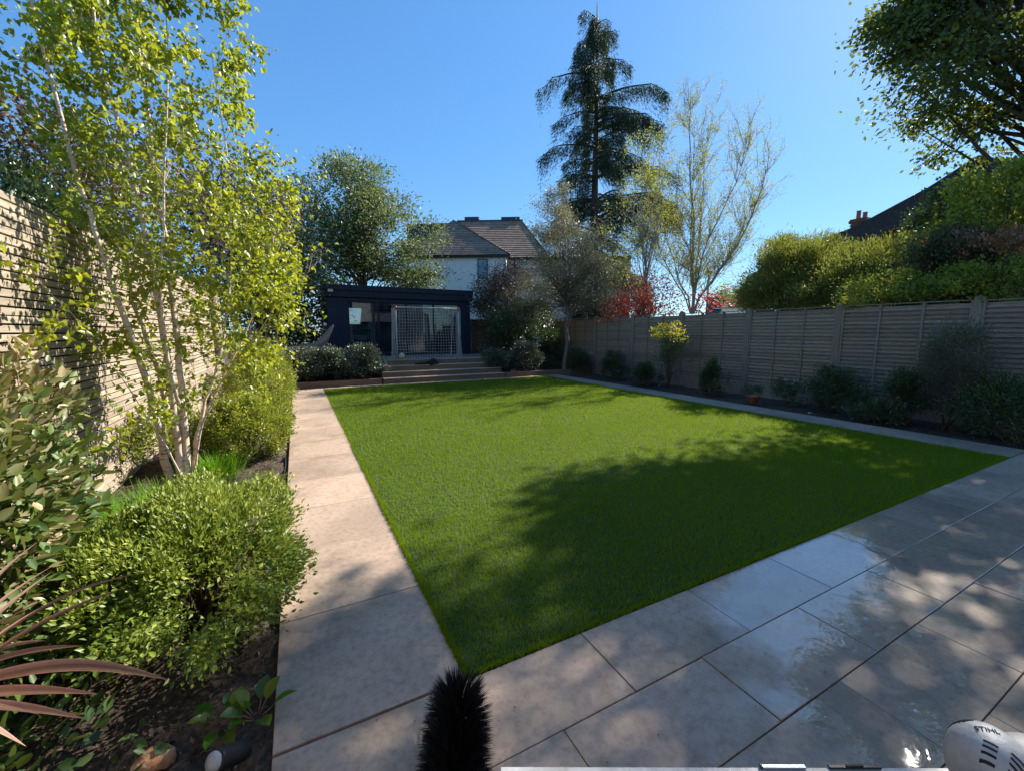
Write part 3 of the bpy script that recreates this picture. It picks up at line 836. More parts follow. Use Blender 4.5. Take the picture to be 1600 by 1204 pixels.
# ---- goal on the deck
gyf = 13.95
qx0, qx1 = gp(619, 500, 1, gyf)[0], gp(716, 500, 1, gyf)[0]
qzt = gp(660, 481, 1, gyf)[2]
goal = empty('football_goal', ((qx0 + qx1) / 2, gyf, DZ), 'small football goal with white net standing on the deck edge', 'goal')
r_ = .021; gyb = gyf + .85
for x in (qx0, qx1):
    mb = MB(); mb.tube([(x, gyf, DZ), (x, gyf, qzt)], r_, 10); mb.build('post', M['goalpost'], goal)
    mb = MB(); mb.tube([(x, gyf, DZ + .03), (x, gyb, DZ + .03), (x, gyb - .25, qzt - .25), (x, gyf, qzt - .0)], .016, 8); mb.build('side_bar', M['goalpost'], goal)
    mb = MB(); mb.tube([(x, gyf, qzt - .09), (x, gyf, qzt + .03)], .036, 10); mb.build('corner_joint', M['red'], goal)
mb = MB(); mb.tube([(qx0, gyf, qzt), (qx1, gyf, qzt)], r_, 10); mb.build('crossbar', M['goalpost'], goal)
mb = MB()
def cord(pts, r=.0062): mb.tube(pts, r, 3, cap=False)
W_n = qx1 - qx0; nx = 23; nz_ = 17
def netp(u, v, back=0.0):
    x = qx0 + W_n * u; z = DZ + .02 + (qzt - DZ - .02) * v
    sag = .03 * math.sin(math.pi * u) * math.sin(math.pi * v)
    return (x + .014 * math.sin(v * 9 + u * 7), gyf - .03 + sag - .02 * noise.noise(Vector((u * 4, v * 4, 1))), z + .018 * noise.noise(Vector((u * 5, v * 5, 7))))
for i in range(nx + 1): cord([netp(i / nx, j / 10) for j in range(11)])
for j in range(nz_ + 1): cord([netp(i / 12, j / nz_) for i in range(13)])
mb.build('net', M['net'], goal)
mb = MB()
for x, s in ((qx0, -1), (qx1, 1)):
    for i in range(9):
        t_ = i / 8
        a = (x + s * .10 * t_, gyf + (gyb - gyf) * t_ * .55, DZ + .03); b = (x + s * .05, gyf + (gyb - gyf) * t_ * .35, qzt - .02 - .1 * t_)
        cord([a, ((a[0] + b[0]) / 2 + rng.normal() * .02, (a[1] + b[1]) / 2, (a[2] + b[2]) / 2), b], .005)
    for i in range(16):
        o1_, o2_ = rng.uniform(.0, .17, 2)
        cord([(x + s * o1_, gyf + rng.uniform(.0, .3), DZ + .01), (x + s * (o1_ + o2_) * .45, gyf + .15, DZ + .8), (x + s * o2_ * .7, gyf + .1, qzt - .03)], .007)
    for j in range(18):
        z = DZ + .05 + (qzt - DZ - .1) * j / 17
        cord([(x, gyf, z), (x + s * (.08 + .03 * rng.random()), gyf + .25, z - .03), (x + s * .06, gyf + .48, z - .02)], .005)
mb.build('side_net', M['net'], goal, 'stuff')
p = gz(614, 556, DZ + .1); 
b_ = MB(); b_.blob((qx0 + .12, gyf - .12, DZ + .105), (.105, .105, .105), 20, 14)
tag(b_.build('football', M['ball']), 'yellowish ball at the foot of the left goalpost', 'ball')

# ---- clothes on the step
c = empty('dropped_jacket', (0, 0, 0), 'crumpled black jacket lying on the timber steps below the goal', 'jacket')
p1 = gp(682, 571, 2, 3 * rise); 
c.location = (p1[0], 13.42, 3 * rise)
mb = MB()
mb.blob((p1[0], 13.42, 3 * rise + .035), (.28, .12, .075), 18, 10, wob=.5, seed=3)
mb.blob((p1[0] + .12, 13.43, 3 * rise + .11), (.15, .09, .085), 14, 8, wob=.7, seed=9)
mb.build('body', M['cloth'], c)
mb = MB(); mb.tube([(p1[0] - .15, 13.40, 3 * rise + .03), (p1[0] - .36, 13.38, 3 * rise + .035), (p1[0] - .55, 13.40, 3 * rise + .02)], [.05, .04, .03], 8); mb.build('sleeve', M['cloth'], c)

# ---- rattan chairs on the deck
def wing_chair(cx_, cy_, ang, label):
    t = empty('rattan_chair', (cx_, cy_, DZ), label, 'chair', 'rattan chairs on the deck')
    c_, s_ = math.cos(ang), math.sin(ang)
    def w(x, y, z): return (cx_ + x * c_ - y * s_, cy_ + x * s_ + y * c_, DZ + z)
    # tub shell sweeping up to a high pointed back
    nu, nv = 22, 6
    vs = []; fs = []
    for lay in (0, 1):
        for i in range(nu + 1):
            a = math.pi * (-.62 + 1.24 * i / nu)
            hgt = .34 + .62 * max(0, math.cos(a)) ** 2.2
            for j in range(nv + 1):
                t_ = j / nv
                rr = .30 + .24 * t_ * (0.5 + .5 * math.cos(a) ** 2) - lay * .03
                vs.append(w(rr * math.cos(a) + .12 * t_ * max(0, math.cos(a)), rr * math.sin(a) * 1.05, .22 + (hgt - .05) * t_))
    m_ = (nu + 1) * (nv + 1)
    for i in range(nu):
        for j in range(nv):
            a0 = i * (nv + 1) + j
            fs.append((a0, a0 + nv + 1, a0 + nv + 2, a0 + 1)); fs.append((a0 + m_, a0 + m_ + 1, a0 + m_ + nv + 2, a0 + m_ + nv + 1))
        a0 = i * (nv + 1) + nv; fs.append((a0, a0 + nv + 1, a0 + nv + 1 + m_, a0 + m_))
    mb = MB(); mb.add(vs, fs, True); mb.build('backrest', M['rattan'], t)
    mb = MB(); mb.tube([w(*q) for q in [((.30 + .24 * (0.5 + .5 * math.cos(a) ** 2) - .015) * math.cos(a) + .12 * max(0, math.cos(a)), (.30 + .24 * (0.5 + .5 * math.cos(a) ** 2) - .015) * math.sin(a) * 1.05, .22 + (.34 + .62 * max(0, math.cos(a)) ** 2.2 - .05)) for a in [math.pi * (-.62 + 1.24 * i / 22) for i in range(23)]]], .018, 6); mb.build('rim', M['rattan'], t)
    mb = MB(); mb.lathe([(.30, .26), (.32, .30), (.32, .36), (.28, .40)], (cx_, cy_, DZ), 20); mb.build('seat', M['cushion'], t)
    for a in (.6, 2.5, 3.8, 5.6):
        mb = MB(); mb.tube([w(.22 * math.cos(a), .22 * math.sin(a), .27), w(.30 * math.cos(a), .30 * math.sin(a), .0)], [.016, .012], 6); mb.build('leg', M['blackm'], t)
p = gp(505, 552, 1, 14.7); wing_chair(p[0] - .28, 14.75, R(8), 'brown rattan wing chair right beside the navy wall, its back pointing to the goal')
p = gp(445, 552, 1, 14.7); wing_chair(p[0] - .3, 14.6, R(172), 'pale rattan chair farther left, half hidden behind the birch leaves')
t = empty('deck_table', (p[0] + .45, 14.7, DZ), 'low rattan table between the two rattan chairs on the deck', 'table')
mb = MB(); mb.lathe([(.36, .40), (.38, .41), (.38, .44), (.36, .45)], (p[0] + .45, 14.7, DZ), 24); mb.build('tabletop', M['rattan'], t)
mb = MB(); mb.lathe([(.20, 0), (.14, .2), (.22, .40)], (p[0] + .45, 14.7, DZ), 20); mb.build('pedestal', M['rattan'], t)

# ================================================================== HOUSES
# white house behind the garden room
HD = 28.0
dirx = np.array([math.cos(-YAW - R(3.0)), math.sin(-YAW - R(3.0)), 0]); diry = np.array([-dirx[1], dirx[0], 0])
o0 = gd(735, 430, HD); o0[2] = 0
def hray(u, v, off=0.0):
    """meets the picture ray with the facade plane set back by off; gives facade coordinates (x along, z up)"""
    d = _ray(u, v); c = np.array([0, 0, H]); t = ((o0 + diry * off - c) @ diry) / (d @ diry)
    q = c + d * t; return (q - o0) @ dirx, q[2]
def hw(x, y, z): q = o0 + dirx * x + diry * y; return (q[0], q[1], z)
wh = empty('white_house', o0, 'white rendered house with brown hipped tile roof behind the garden room', 'house')
ex0, ez = hray(655, 400); ex1, _ = hray(797, 400)
ax_, az_ = hray(708, 345, 2.6)
def hbox(x0, x1, y0, y1, z0, z1):
    mb = MB(); pts = [hw(x, y, z) for z in (z0, z1) for x, y in ((x0, y0), (x1, y0), (x1, y1), (x0, y1))]
    return mb.add(pts, [(3, 2, 1, 0), (4, 5, 6, 7), (0, 1, 5, 4), (1, 2, 6, 5), (2, 3, 7, 6), (3, 0, 4, 7)])
hbox(ex0 - 1.2, ex1 - .25, 0, 9, -.1, ez - .12).build('wing_wall', M['white'], wh)
hbox(ex1 - .2, ex1 + 8, 1.1, 9, -.1, ez - .12).build('main_wall', M['white'], wh)
hbox(ex0 - 1.3, ex1 + .02, -.22, -.04, ez - .16, ez + .02).build('gutter', M['blackm'], wh)
hbox(ex1 + .04, ex1 + 8, .88, 1.06, ez - .16, ez + .02).build('gutter', M['blackm'], wh)
# roof planes: hipped wing in front, main roof behind; courses of tiles as real steps
def roofplane(a0, a1, b0, b1, name, courses=22, mat='rooftile'):
    """a0-a1 eave, b0-b1 upper edge; laid as overlapping courses, each a part"""
    A0, A1, B0, B1 = map(Vector, (a0, a1, b0, b1))
    nrm = (A1 - A0).cross(B0 - A0).normalized()
    if nrm.z < 0: nrm = -nrm
    for i in range(courses):
        t0, t1 = i / courses, (i + 1.12) / courses
        if t1 > 1: t1 = 1
        p = [A0.lerp(B0, t0), A1.lerp(B1, t0), A1.lerp(B1, t1), A0.lerp(B0, t1)]
        up_ = .035
        v = [p[0] + nrm * up_, p[1] + nrm * up_, p[2], p[3], p[0] - nrm * .02, p[1] - nrm * .02, p[2] - nrm * .05, p[3] - nrm * .05]
        mb = MB(); mb.add(v, [(0, 1, 2, 3), (7, 6, 5, 4), (0, 4, 5, 1), (1, 5, 6, 2), (2, 6, 7, 3), (3, 7, 4, 0)])
        mb.build(name, M[mat], wh if mat == 'rooftile' else rh)
E0 = hw(ex0 - 1.3, -.2, ez); E1 = hw(ex1, -.2, ez)
AP = hw(ax_, 2.6, az_)
roofplane(E0, E1, hw(ax_ - .05, 2.6, az_), hw(ax_ + .05, 2.6, az_), 'tile_course', 20)
rx0, rz_ = hray(718, 347, 4.5); rx1, _ = hray(815, 347, 4.5)
roofplane(E1, hw(ex1 + .05, 8.5, ez), AP, hw(ax_, 8, az_), 'tile_course', 16)
roofplane(hw(ex0 - 1.3, 8.5, ez), E0, hw(ax_, 8, az_), AP, 'tile_course', 12)
m0, _ = hray(690, 398, .9); m1, _ = hray(862, 398, .9)
roofplane(hw(ex1 + .1, .88, ez), hw(ex1 + 2.6, .88, ez), hw(rx0, 4.5, rz_), hw(rx1, 4.5, rz_), 'tile_course', 20)
roofplane(hw(ex1 + 2.6, .88, ez), hw(ex1 + 3.3, 8.5, ez), hw(rx1, 4.5, rz_), hw(rx1 + .1, 5.2, rz_), 'tile_course', 16)
mb = MB(); mb.tube([E1, AP], .07, 6); mb.tube([hw(ex1 + 2.6, .85, ez), hw(rx1, 4.5, rz_)], .07, 6); mb.build('hip_ridge', M['lead'], wh)
mb = MB()
for (u0, u1, v0, v1) in ((726, 748, 349, 339), (783, 812, 348, 339)):
    a, z0 = hray(u0, v0, 4.6); b, z1 = hray(u1, v1, 4.6)
    hb = hbox(a, b, 4.6, 6.4, rz_ - .25, z1); hb.build('roof_box', M['lead'], wh)
a, z0 = hray(700, 352, 5.0); b, z1 = hray(822, 352, 5.0)
hbox(rx0 - .2, rx1 + .1, 4.45, 7, rz_ - .1, rz_ + .10).build('flat_roof', M['lead'], wh)
a, z0 = hray(655, 362, 6); b, z1 = hray(700, 349, 6); hbox(a - 1, b, 6, 9, z0 - 1.5, z1).build('rear_roof', M['lead'], wh)
# window
a, z1 = hray(746, 405); b, z0 = hray(762, 436)
mb = hbox(a, b, -.06, .05, z0, z1)
f = mb.build('window', M['navy2'], wh)
hbox(a + .06, b - .06, -.075, -.062, z0 + .06, (z0 + z1) / 2 + .1).build('pane', M['glass_far'], f)
hbox(a + .06, b - .06, -.075, -.062, (z0 + z1) / 2 + .13, z1 - .06).build('pane', M['glass_far'], f)
hbox(a - .05, b + .05, -.12, -.002, z0 - .08, z0 - .01).build('sill', M['white'], wh)
a, z0 = hray(804, 402, 1.0); mb = MB(); mb.tube([hw(a, 1.0, ez - .1), hw(a, 1.0, 0)], .05, 6); mb.build('downpipe', M['blackm'], wh)
a, z0 = hray(749, 378, 1.2); b, z1 = hray(749, 368, 1.2); mb = MB(); mb.tube([hw(a, 1.2, z0 - .25), hw(a, 1.2, z1)], .06, 8); mb.build('vent_pipe', M['lead'], wh)

# brick gabled house on the right beyond the shrubs
HX = 21.0
prof = [gp(u, v, 0, HX) for u, v in ((1166, 434), (1270, 380), (1335, 356), (1450, 295), (1530, 244))]
prof = [(q[1], q[2]) for q in prof]
apx = prof[-1]; near = [(2 * apx[0] - y, z) for y, z in prof[:-1]][::-1]
full = prof + near
rh = empty('brick_house', (HX + 4, apx[0], 0), 'brick house with dark slate gable roof beyond the shrubs on the right', 'house')
mb = MB(); vs = []
gw = full
for x in (HX + .25, HX + 8): vs += [(x, gw[0][0] - .35, -.1)] + [(x, y, z - .12) for y, z in gw[1:-1]] + [(x, gw[-1][0] + .35, -.1)]
k = len(vs) // 2
mb.add(vs, [tuple(range(k - 1, -1, -1)), tuple(range(k, 2 * k))] + [(i, (i + 1) % k, k + (i + 1) % k, k + i) for i in range(k)]); mb.build('wall', M['brick'], rh)
for i in range(len(full) - 1):
    (y0, z0), (y1, z1) = full[i], full[i + 1]
    nc = max(3, int(math.hypot(y1 - y0, z1 - z0) / .32))
    for j in range(nc):
        ta, tb_ = j / nc, min(1, (j + 1.1) / nc)
        if i >= len(prof) - 1: ta, tb_ = 1 - ta, 1 - tb_
        ya, za = y0 + (y1 - y0) * ta, z0 + (z1 - z0) * ta; yb, zb = y0 + (y1 - y0) * tb_, z0 + (z1 - z0) * tb_
        vs = [(x, y, z) for x in (HX, HX + 8.3) for y, z in ((ya, za + .03), (yb, zb), (yb, zb - .10), (ya, za - .10))]
        mb = MB(); mb.add(vs, [(0, 1, 2, 3), (7, 6, 5, 4), (0, 4, 5, 1), (1, 5, 6, 2), (2, 6, 7, 3), (3, 7, 4, 0)]); mb.build('slate_course', M['slate'], rh)
mb = MB()
for i in range(len(full) - 1):
    (y0, z0), (y1, z1) = full[i], full[i + 1]
    vs = [(x, y, z) for x in (HX - .06, HX - .02) for y, z in ((y0, z0 + .02), (y1, z1 + .02), (y1, z1 - .9), (y0, z0 - .9))]
    mb.add(vs, [(3, 2, 1, 0), (4, 5, 6, 7), (0, 1, 5, 4), (1, 2, 6, 5), (2, 3, 7, 6), (3, 0, 4, 7)])
mb.build('slate_verge', M['slate'], rh)
# chimney
a = gp(1328, 362, 0, HX + 2.5); b = gp(1353, 335, 0, HX + 2.5)
cy0, cy1 = b[1], a[1]; cz0, cz1 = a[2] - 1.2, b[2] - .12
chim = empty('chimney_unused', (0, 0, 0), '', '') if False else None
mb = MB(); mb.box(HX + 2.5, HX + 3.1, cy0, cy1, cz0, cz1 - .12); ch = mb.build('chimney', M['brickjoint'], rh)
bh = .085
kz = 0; z = cz0 + 1.0
cache_b = None
mbk = MB(); mbk.box(-.01, .01, -.115, .115, 0, .068, .004)
bme = bpy.data.meshes.new('brick'); bme.from_pydata(mbk.v, [], mbk.f); bme.materials.append(M['brick']); bme.update()
while z < cz1 - .2:
    y = cy0 + (.0 if kz % 2 else .12)
    while y + .115 < cy1 + .1:
        if y - .1 >= cy0 - .12:
            o = bpy.data.objects.new('brick', bme); link(o, ch, (HX + 2.5 - .008 - (HX + 4), y + .02 - apx[0] if False else y - apx[0], z)); 
        y += .24
    z += .08; kz += 1
mb = MB(); mb.box(HX + 2.44, HX + 3.16, cy0 - .07, cy1 + .07, cz1 - .18, cz1 - .06, .01); mb.box(HX + 2.47, HX + 3.13, cy0 - .04, cy1 + .04, cz1 - .058, cz1); mb.build('chimney_cap', M['brick'], rh)
for k in range(2):
    yy = cy0 + (cy1 - cy0) * (.28 + .45 * k)
    mb = MB(); mb.lathe([(.11, 0), (.09, .05), (.085, .25 + .12 * k), (.11, .28 + .12 * k)], (HX + 2.8, yy, cz1), 12); mb.build('chimney_pot', M['terracotta'], rh)
# unseen house added behind the viewer: mirrored in panes and wet slabs, bounces light
oh = empty('added_rear_house', (3, -2.7, 0), 'pale rendered house added unseen behind the patio for the garden room glass to mirror', 'house')
ops = [(-.6, 2.6, .05, 2.35), (4.0, 7.2, .05, 2.35), (-.4, 1.0, 3.2, 4.5), (2.6, 4.0, 3.2, 4.5), (5.6, 7.0, 3.2, 4.5)]
mb = MB(); mb.box(-3.5, 9.6, -3.0, -2.7, -.1, 5.6); mb.build('wall', M['white'], oh)
for (a, b, c, d) in ops:
    mb = MB()
    for (p, q_, u_, v_) in ((a, a + .07, c, d), (b - .07, b, c, d), (a + .07, b - .07, d - .07, d), (a + .07, b - .07, c, c + .07), ((a + b) / 2 - .04, (a + b) / 2 + .04, c + .07, d - .07)):
        mb.box(p, q_, -2.697, -2.64, u_, v_)
    f = mb.build('window', M['navy2'], oh)
    for (p, q_) in ((a + .07, (a + b) / 2 - .04), ((a + b) / 2 + .04, b - .07)):
        mb = MB(); mb.box(p, q_, -2.69, -2.675, c + .07, d - .07); mb.build('pane', M['glass_far'], f)
mb = MB(); mb.box(-3.8, 9.9, -3.3, -2.35, 5.6, 5.75); mb.box(-3.8, 9.9, -2.34, -2.25, 5.58, 5.70); mb.build('eaves', M['blackm'], oh)
# small far cottage
FD = 42
c0 = gd(1145, 480, FD)
fx = np.array([math.cos(-YAW - R(20)), math.sin(-YAW - R(20)), 0]); fy = np.array([-fx[1], fx[0], 0])
def fpt(x, y, z): q = c0 + fx * x + fy * y; return (q[0], q[1], z)
fc = empty('cottage', (c0[0], c0[1], 0), 'small distant cottage with brown tiled roof and dark dormer beyond the fence', 'house')
zr = gd(1145, 457, FD)[2]; ze = gd(1145, 481, FD)[2]
mb = MB(); vs = [fpt(x, y, z) for z in (-.1, ze) for x, y in ((-1.6, 0), (2.6, 0), (2.6, 4), (-1.6, 4))]
mb.add(vs, [(3, 2, 1, 0), (4, 5, 6, 7), (0, 1, 5, 4), (1, 2, 6, 5), (2, 3, 7, 6), (3, 0, 4, 7)]); mb.build('wall', M['white'], fc)
for i in range(8):
    t0, t1 = i / 8, (i + 1.1) / 8
    if t1 > 1: t1 = 1
    def rp(x, t): return fpt(x, -.2 + 1.9 * t, ze + (zr - ze) * t)
    a, b, c, d = [Vector(q) for q in (rp(-1.0 + .7 * t0, t0), rp(2.9, t0), rp(2.9, t1), rp(-1.0 + .7 * t1, t1))]
    mb = MB(); u_ = Vector((0, 0, .05)); mb.add([a + u_, b + u_, c, d, a - u_, b - u_, c - u_ * 2, d - u_ * 2], [(0, 1, 2, 3), (7, 6, 5, 4), (0, 4, 5, 1), (1, 5, 6, 2), (2, 6, 7, 3), (3, 7, 4, 0)]); mb.build('tile_course', M['rooftile'], fc)
mb = MB(); vs = [fpt(x, y, z) for x, y, z in ((-2.0, -.3, ze - .5), (-1.05, -.3, ze - .5), (-.4, .9, zr - .15), (-1.9, .9, zr - .3), (-2.0, 1.8, ze - .5), (-1.05, 1.8, ze - .5), (-.4, 2.2, zr - .15), (-1.9, 2.2, zr - .3))]
mb.add(vs, [(0, 1, 2, 3), (7, 6, 5, 4), (0, 4, 5, 1), (1, 5, 6, 2), (2, 6, 7, 3), (3, 7, 4, 0)]); mb.build('dormer', M['lead'], fc)
mb = MB(); q = fpt(.7, 1.7, zr - .1); mb.tube([q, (q[0], q[1], zr + .45)], .16, 8); q = fpt(1.1, 1.7, zr - .1); mb.tube([q, (q[0], q[1], zr + .42)], .16, 8); mb.build('chimney_pot', M['terracotta'], fc)

# street lamp
q0 = gd(1104, 490, 26); zt = gd(1104, 427, 26)[2]
lp = empty('street_lamp', (q0[0], q0[1], 0), 'thin black street lamp rising above the fence beside the bare birch', 'street lamp')
mb = MB(); mb.tube([(q0[0], q0[1], -.1), (q0[0], q0[1], zt)], [.07, .045], 8); mb.build('pole', M['blackm'], lp)
mb = MB(); mb.lathe([(.06, -.04), (.22, 0), (.2, .08), (.05, .14)], (q0[0], q0[1], zt), 12); mb.build('lantern', M['blackm'], lp)

# ================================================================== TREES
def pt(u, v, D): return gd(u, v, D)
# --- main birch with several white stems
BB = gz(287, 765, 0)
birch = empty('birch_tree', (BB[0], BB[1], 0), 'multi stemmed white birch with fresh yellow green leaves in the left border', 'tree')
def bp_(u, v, dy): return gp(u, v, 1, BB[1] + dy)
stems = [
    ([(272, 772, 0), (254, 690, -.02), (236, 620, -.05), (212, 545, -.08), (188, 480, -.12), (160, 395, -.18), (128, 300, -.22), (98, 190, -.28), (62, 60, -.30), (40, -60, -.34), (30, -200, -.3)], .034),
    ([(284, 776, -.02), (279, 700, 0), (272, 640, .02), (262, 560, .05), (246, 470, .06), (230, 385, .10), (212, 290, .14), (178, 170, .18), (150, 50, .20), (135, -80, .2), (130, -220, .2)], .036),
    ([(293, 774, 0), (290, 700, .02), (284, 630, .05), (279, 545, .1), (270, 470, .18), (268, 400, .24), (240, 300, .3), (232, 180, .36), (214, 60, .4), (205, -60, .4), (205, -200, .45)], .037),
    ([(280, 700, .06), (252, 600, .1), (228, 530, .16), (205, 470, .2), (196, 380, .26), (200, 290, .32), (165, 180, .36), (140, 60, .4), (110, -60, .4)], .022),
    ([(300, 770, .0), (306, 700, .05), (318, 640, .1), (335, 590, .12), (352, 500, .18), (362, 420, .2), (360, 300, .22), (345, 180, .25), (330, 80, .25)], .020),
    ([(298, 762, .05), (304, 690, .15), (330, 625, .25), (372, 545, .35), (400, 480, .4), (425, 400, .45), (432, 330, .5)], .016),
    ([(300, 755, .0), (312, 680, .0), (336, 610, -.05), (372, 560, -.1), (410, 510, -.12), (440, 460, -.15)], .012),
    ([(285, 750, -.05), (262, 700, -.15), (235, 660, -.25), (190, 590, -.35), (120, 500, -.5), (60, 440, -.6)], .009),
    ([(282, 640, -.05), (262, 560, -.15), (250, 450, -.2), (256, 330, -.25), (260, 200, -.3), (262, 60, -.3), (255, -60, -.3)], .016),
]
leafP = []; leafD = []
def twig(mb, p, d, L, r, lv):
    p = Vector(p); d = Vector(d).normalized()
    n_ = 4; pts = [p]; rs = [r]
    for i in range(n_):
        d = (d + Vector(rng.normal(size=3)) * .16 + Vector((0, 0, .05 if lv < 2 else -.10))).normalized()
        p = p + d * (L / n_); pts.append(p.copy()); rs.append(r * (1 - .8 * (i + 1) / n_))
    mb.tube(pts, rs, 4 if lv < 2 else 3, cap=False)
    if lv < 2:
        for k in range(3 + int(rng.integers(0, 3))):
            t = rng.uniform(.25, 1); i = min(int(t * n_), n_ - 1)
            q = pts[i].lerp(pts[i + 1], t * n_ - i) if i < n_ else pts[-1]
            dd = (d + Vector(rng.normal(size=3)) * .65).normalized()
            twig(mb, q, dd, L * rng.uniform(.45, .75), r * .5, lv + 1)
    for k in range(5 if lv >= 1 else 4):
        t = rng.uniform(.15, 1); i = min(int(t * n_), n_ - 1)
        q = pts[i].lerp(pts[i + 1], t * n_ - i)
        leafP.append(tuple(q)); leafD.append(tuple(d))
axis = Vector((BB[0], BB[1] + .1, 0))
for (trk, r0) in stems:
    pts = [Vector(bp_(*q)) for q in trk]
    pts[0].z = min(pts[0].z, -.02) if trk[0][1] > 760 else pts[0].z
    # densify
    dens = []
    for i in range(len(pts) - 1):
        for k in range(3):
            t = k / 3; w_ = pts[i].lerp(pts[i + 1], t)
            if k: w_ += Vector(rng.normal(size=3)) * .008
            dens.append(w_)
    dens.append(pts[-1])
    N_ = len(dens); mb = MB()
    rs = [r0 * 1.02 * (1 - .86 * (i / (N_ - 1)) ** .9) * (1 + .25 * math.exp(-i * .8)) for i in range(N_)]
    mb.tube(dens, rs, 9)
    mb.build('stem', M['birch'], birch)
    mt = MB()
    ntw = int(8 + r0 * 700)
    for k in range(ntw):
        t = rng.uniform(.10, 1) ** .8; i = min(int(t * (N_ - 1)), N_ - 2); q = dens[i]
        if q.z < 1.0 and rng.random() < .65: continue
        if q.z < 2.5 and trk[-1][0] < 300 and rng.random() < .55: continue
        out = q - Vector((axis.x, axis.y, q.z)); out.normalize()
        an = rng.uniform(0, 2 * math.pi)
        side = Vector((math.cos(an), math.sin(an), 0))
        dd = (out * .30 + side * .70 + Vector((0, 0, .85)))
        L = rng.uniform(.38, .85) * (1.15 - .35 * abs(q.z - 2.2) / 3)
        if q.z > 3.2: L *= .75
        twig(mt, q, dd, max(L, .18), max(.0032, rs[i] * .22), 0)
    mt.build('branches', M['twig'] if r0 < .014 else M['birch'], birch, 'stuff')
P = np.array(leafP); n = len(P)
P = P + rng.normal(size=P.shape) * .012
keepm = (P[:, 0] < .10) | (rng.random(n) < .12)
P = P[keepm]; n = len(P)
rep = rng.random(n) < .55
P = np.concatenate([P, P[rep] + rng.normal(size=(rep.sum(), 3)) * .03]); n = len(P)
D = norm(rng.normal(size=(n, 3)) * .6 + np.array([.1, 0, -.55])); N = norm(rng.normal(size=(n, 3)) * .8 + np.array([.2, -.2, .5]))
Ls = rng.uniform(.028, .060, n); tone = .5 + rng.normal(size=n) * .24
kp = single_leaves(P, D, N, Ls, Ls * .86, M['birchleaf'], birch, tone, 'birch')
leafcloud('crown', P[kp], D[kp], N[kp], Ls[kp], Ls[kp] * .86, M['birchleaf'], birch, tone[kp], 'birch')
print('birch leaves', n)

# --- broad green tree behind the garden room
def C(u, v, D, z=None): q = gd(u, v, D); return (q[0], q[1], q[2] if z is None else z)
b = C(570, 420, 22.5, 0)
tree('broadleaf_tree', 'broad grey green tree rising behind the navy garden room', b,
     [(C(540, 335, 22.5), (2.3, 2.3, 2.2), 60, .42), (C(600, 375, 22), (2.5, 2.2, 1.9), 60, .42), (C(500, 400, 22), (2.4, 2.2, 2.3), 56, .45), (C(640, 420, 21.5), (1.5, 1.4, 1.2), 26, .36), (C(560, 290, 22.5), (1.4, 1.4, 1.2), 22, .36)],
     'midgreen', .15, .075, 'bark', .20, C(560, 360, 22.5), 170)
b = C(400, 480, 17, 0)
tree('evergreen_tree', 'dense dark evergreen tree at the left end of the deck', b,
     [(C(415, 430, 17), (1.7, 1.7, 2.6), 60, .42), (C(455, 490, 18), (1.2, 1.3, 2.0), 40, .38), (C(370, 380, 17), (1.7, 1.6, 1.9), 40, .42)],
     'deepgreen', .13, .07, 'bark_dark', .16, C(410, 400, 17), 170)
b = C(330, 450, 12, 0)
tree('brown_twiggy_tree', 'brown leaved twiggy tree over the fence behind the birch crown', b,
     [(C(290, 290, 12), (1.5, 1.5, 1.2), 34, .30), (C(380, 350, 12.5), (1.2, 1.2, 1.0), 28, .28)],
     'plum', .09, .05, 'bark', .09, C(320, 330, 12), 90, tonebias=.1)
b = C(30, 300, 7.6, 0)
tree('plum_tree', 'purple leaved plum tree behind the near end of the slatted fence', b,
     [(C(25, 225, 7.6), (.9, .9, .7), 30, .22), (C(110, 290, 8.2), (.8, .8, .5), 20, .2)],
     'plum', .06, .04, 'bark_dark', .06, C(40, 240, 7.6), 120)
for i, (u, v, D_i, lab) in enumerate([(70, 345, 6.6, 'tangled dark climber behind the fence top nearest the camera'), (190, 385, 9.0, 'tangled dark climber behind the middle of the slatted fence'), (300, 420, 12.5, 'tangled dark climber behind the far end of the slatted fence')]):
    q = gd(u, v, D_i); q[0] = min(q[0], LX - .65)
    shrub('climber', lab, 'climber', (q[0], q[1], 2.35), (.42, 1.9, .72), 'deepgreen', 9000, .06, .035, 50, .22, .5, base=0, stem='bark_dark', group='climbers behind the slatted fence', tonebias=-.05)

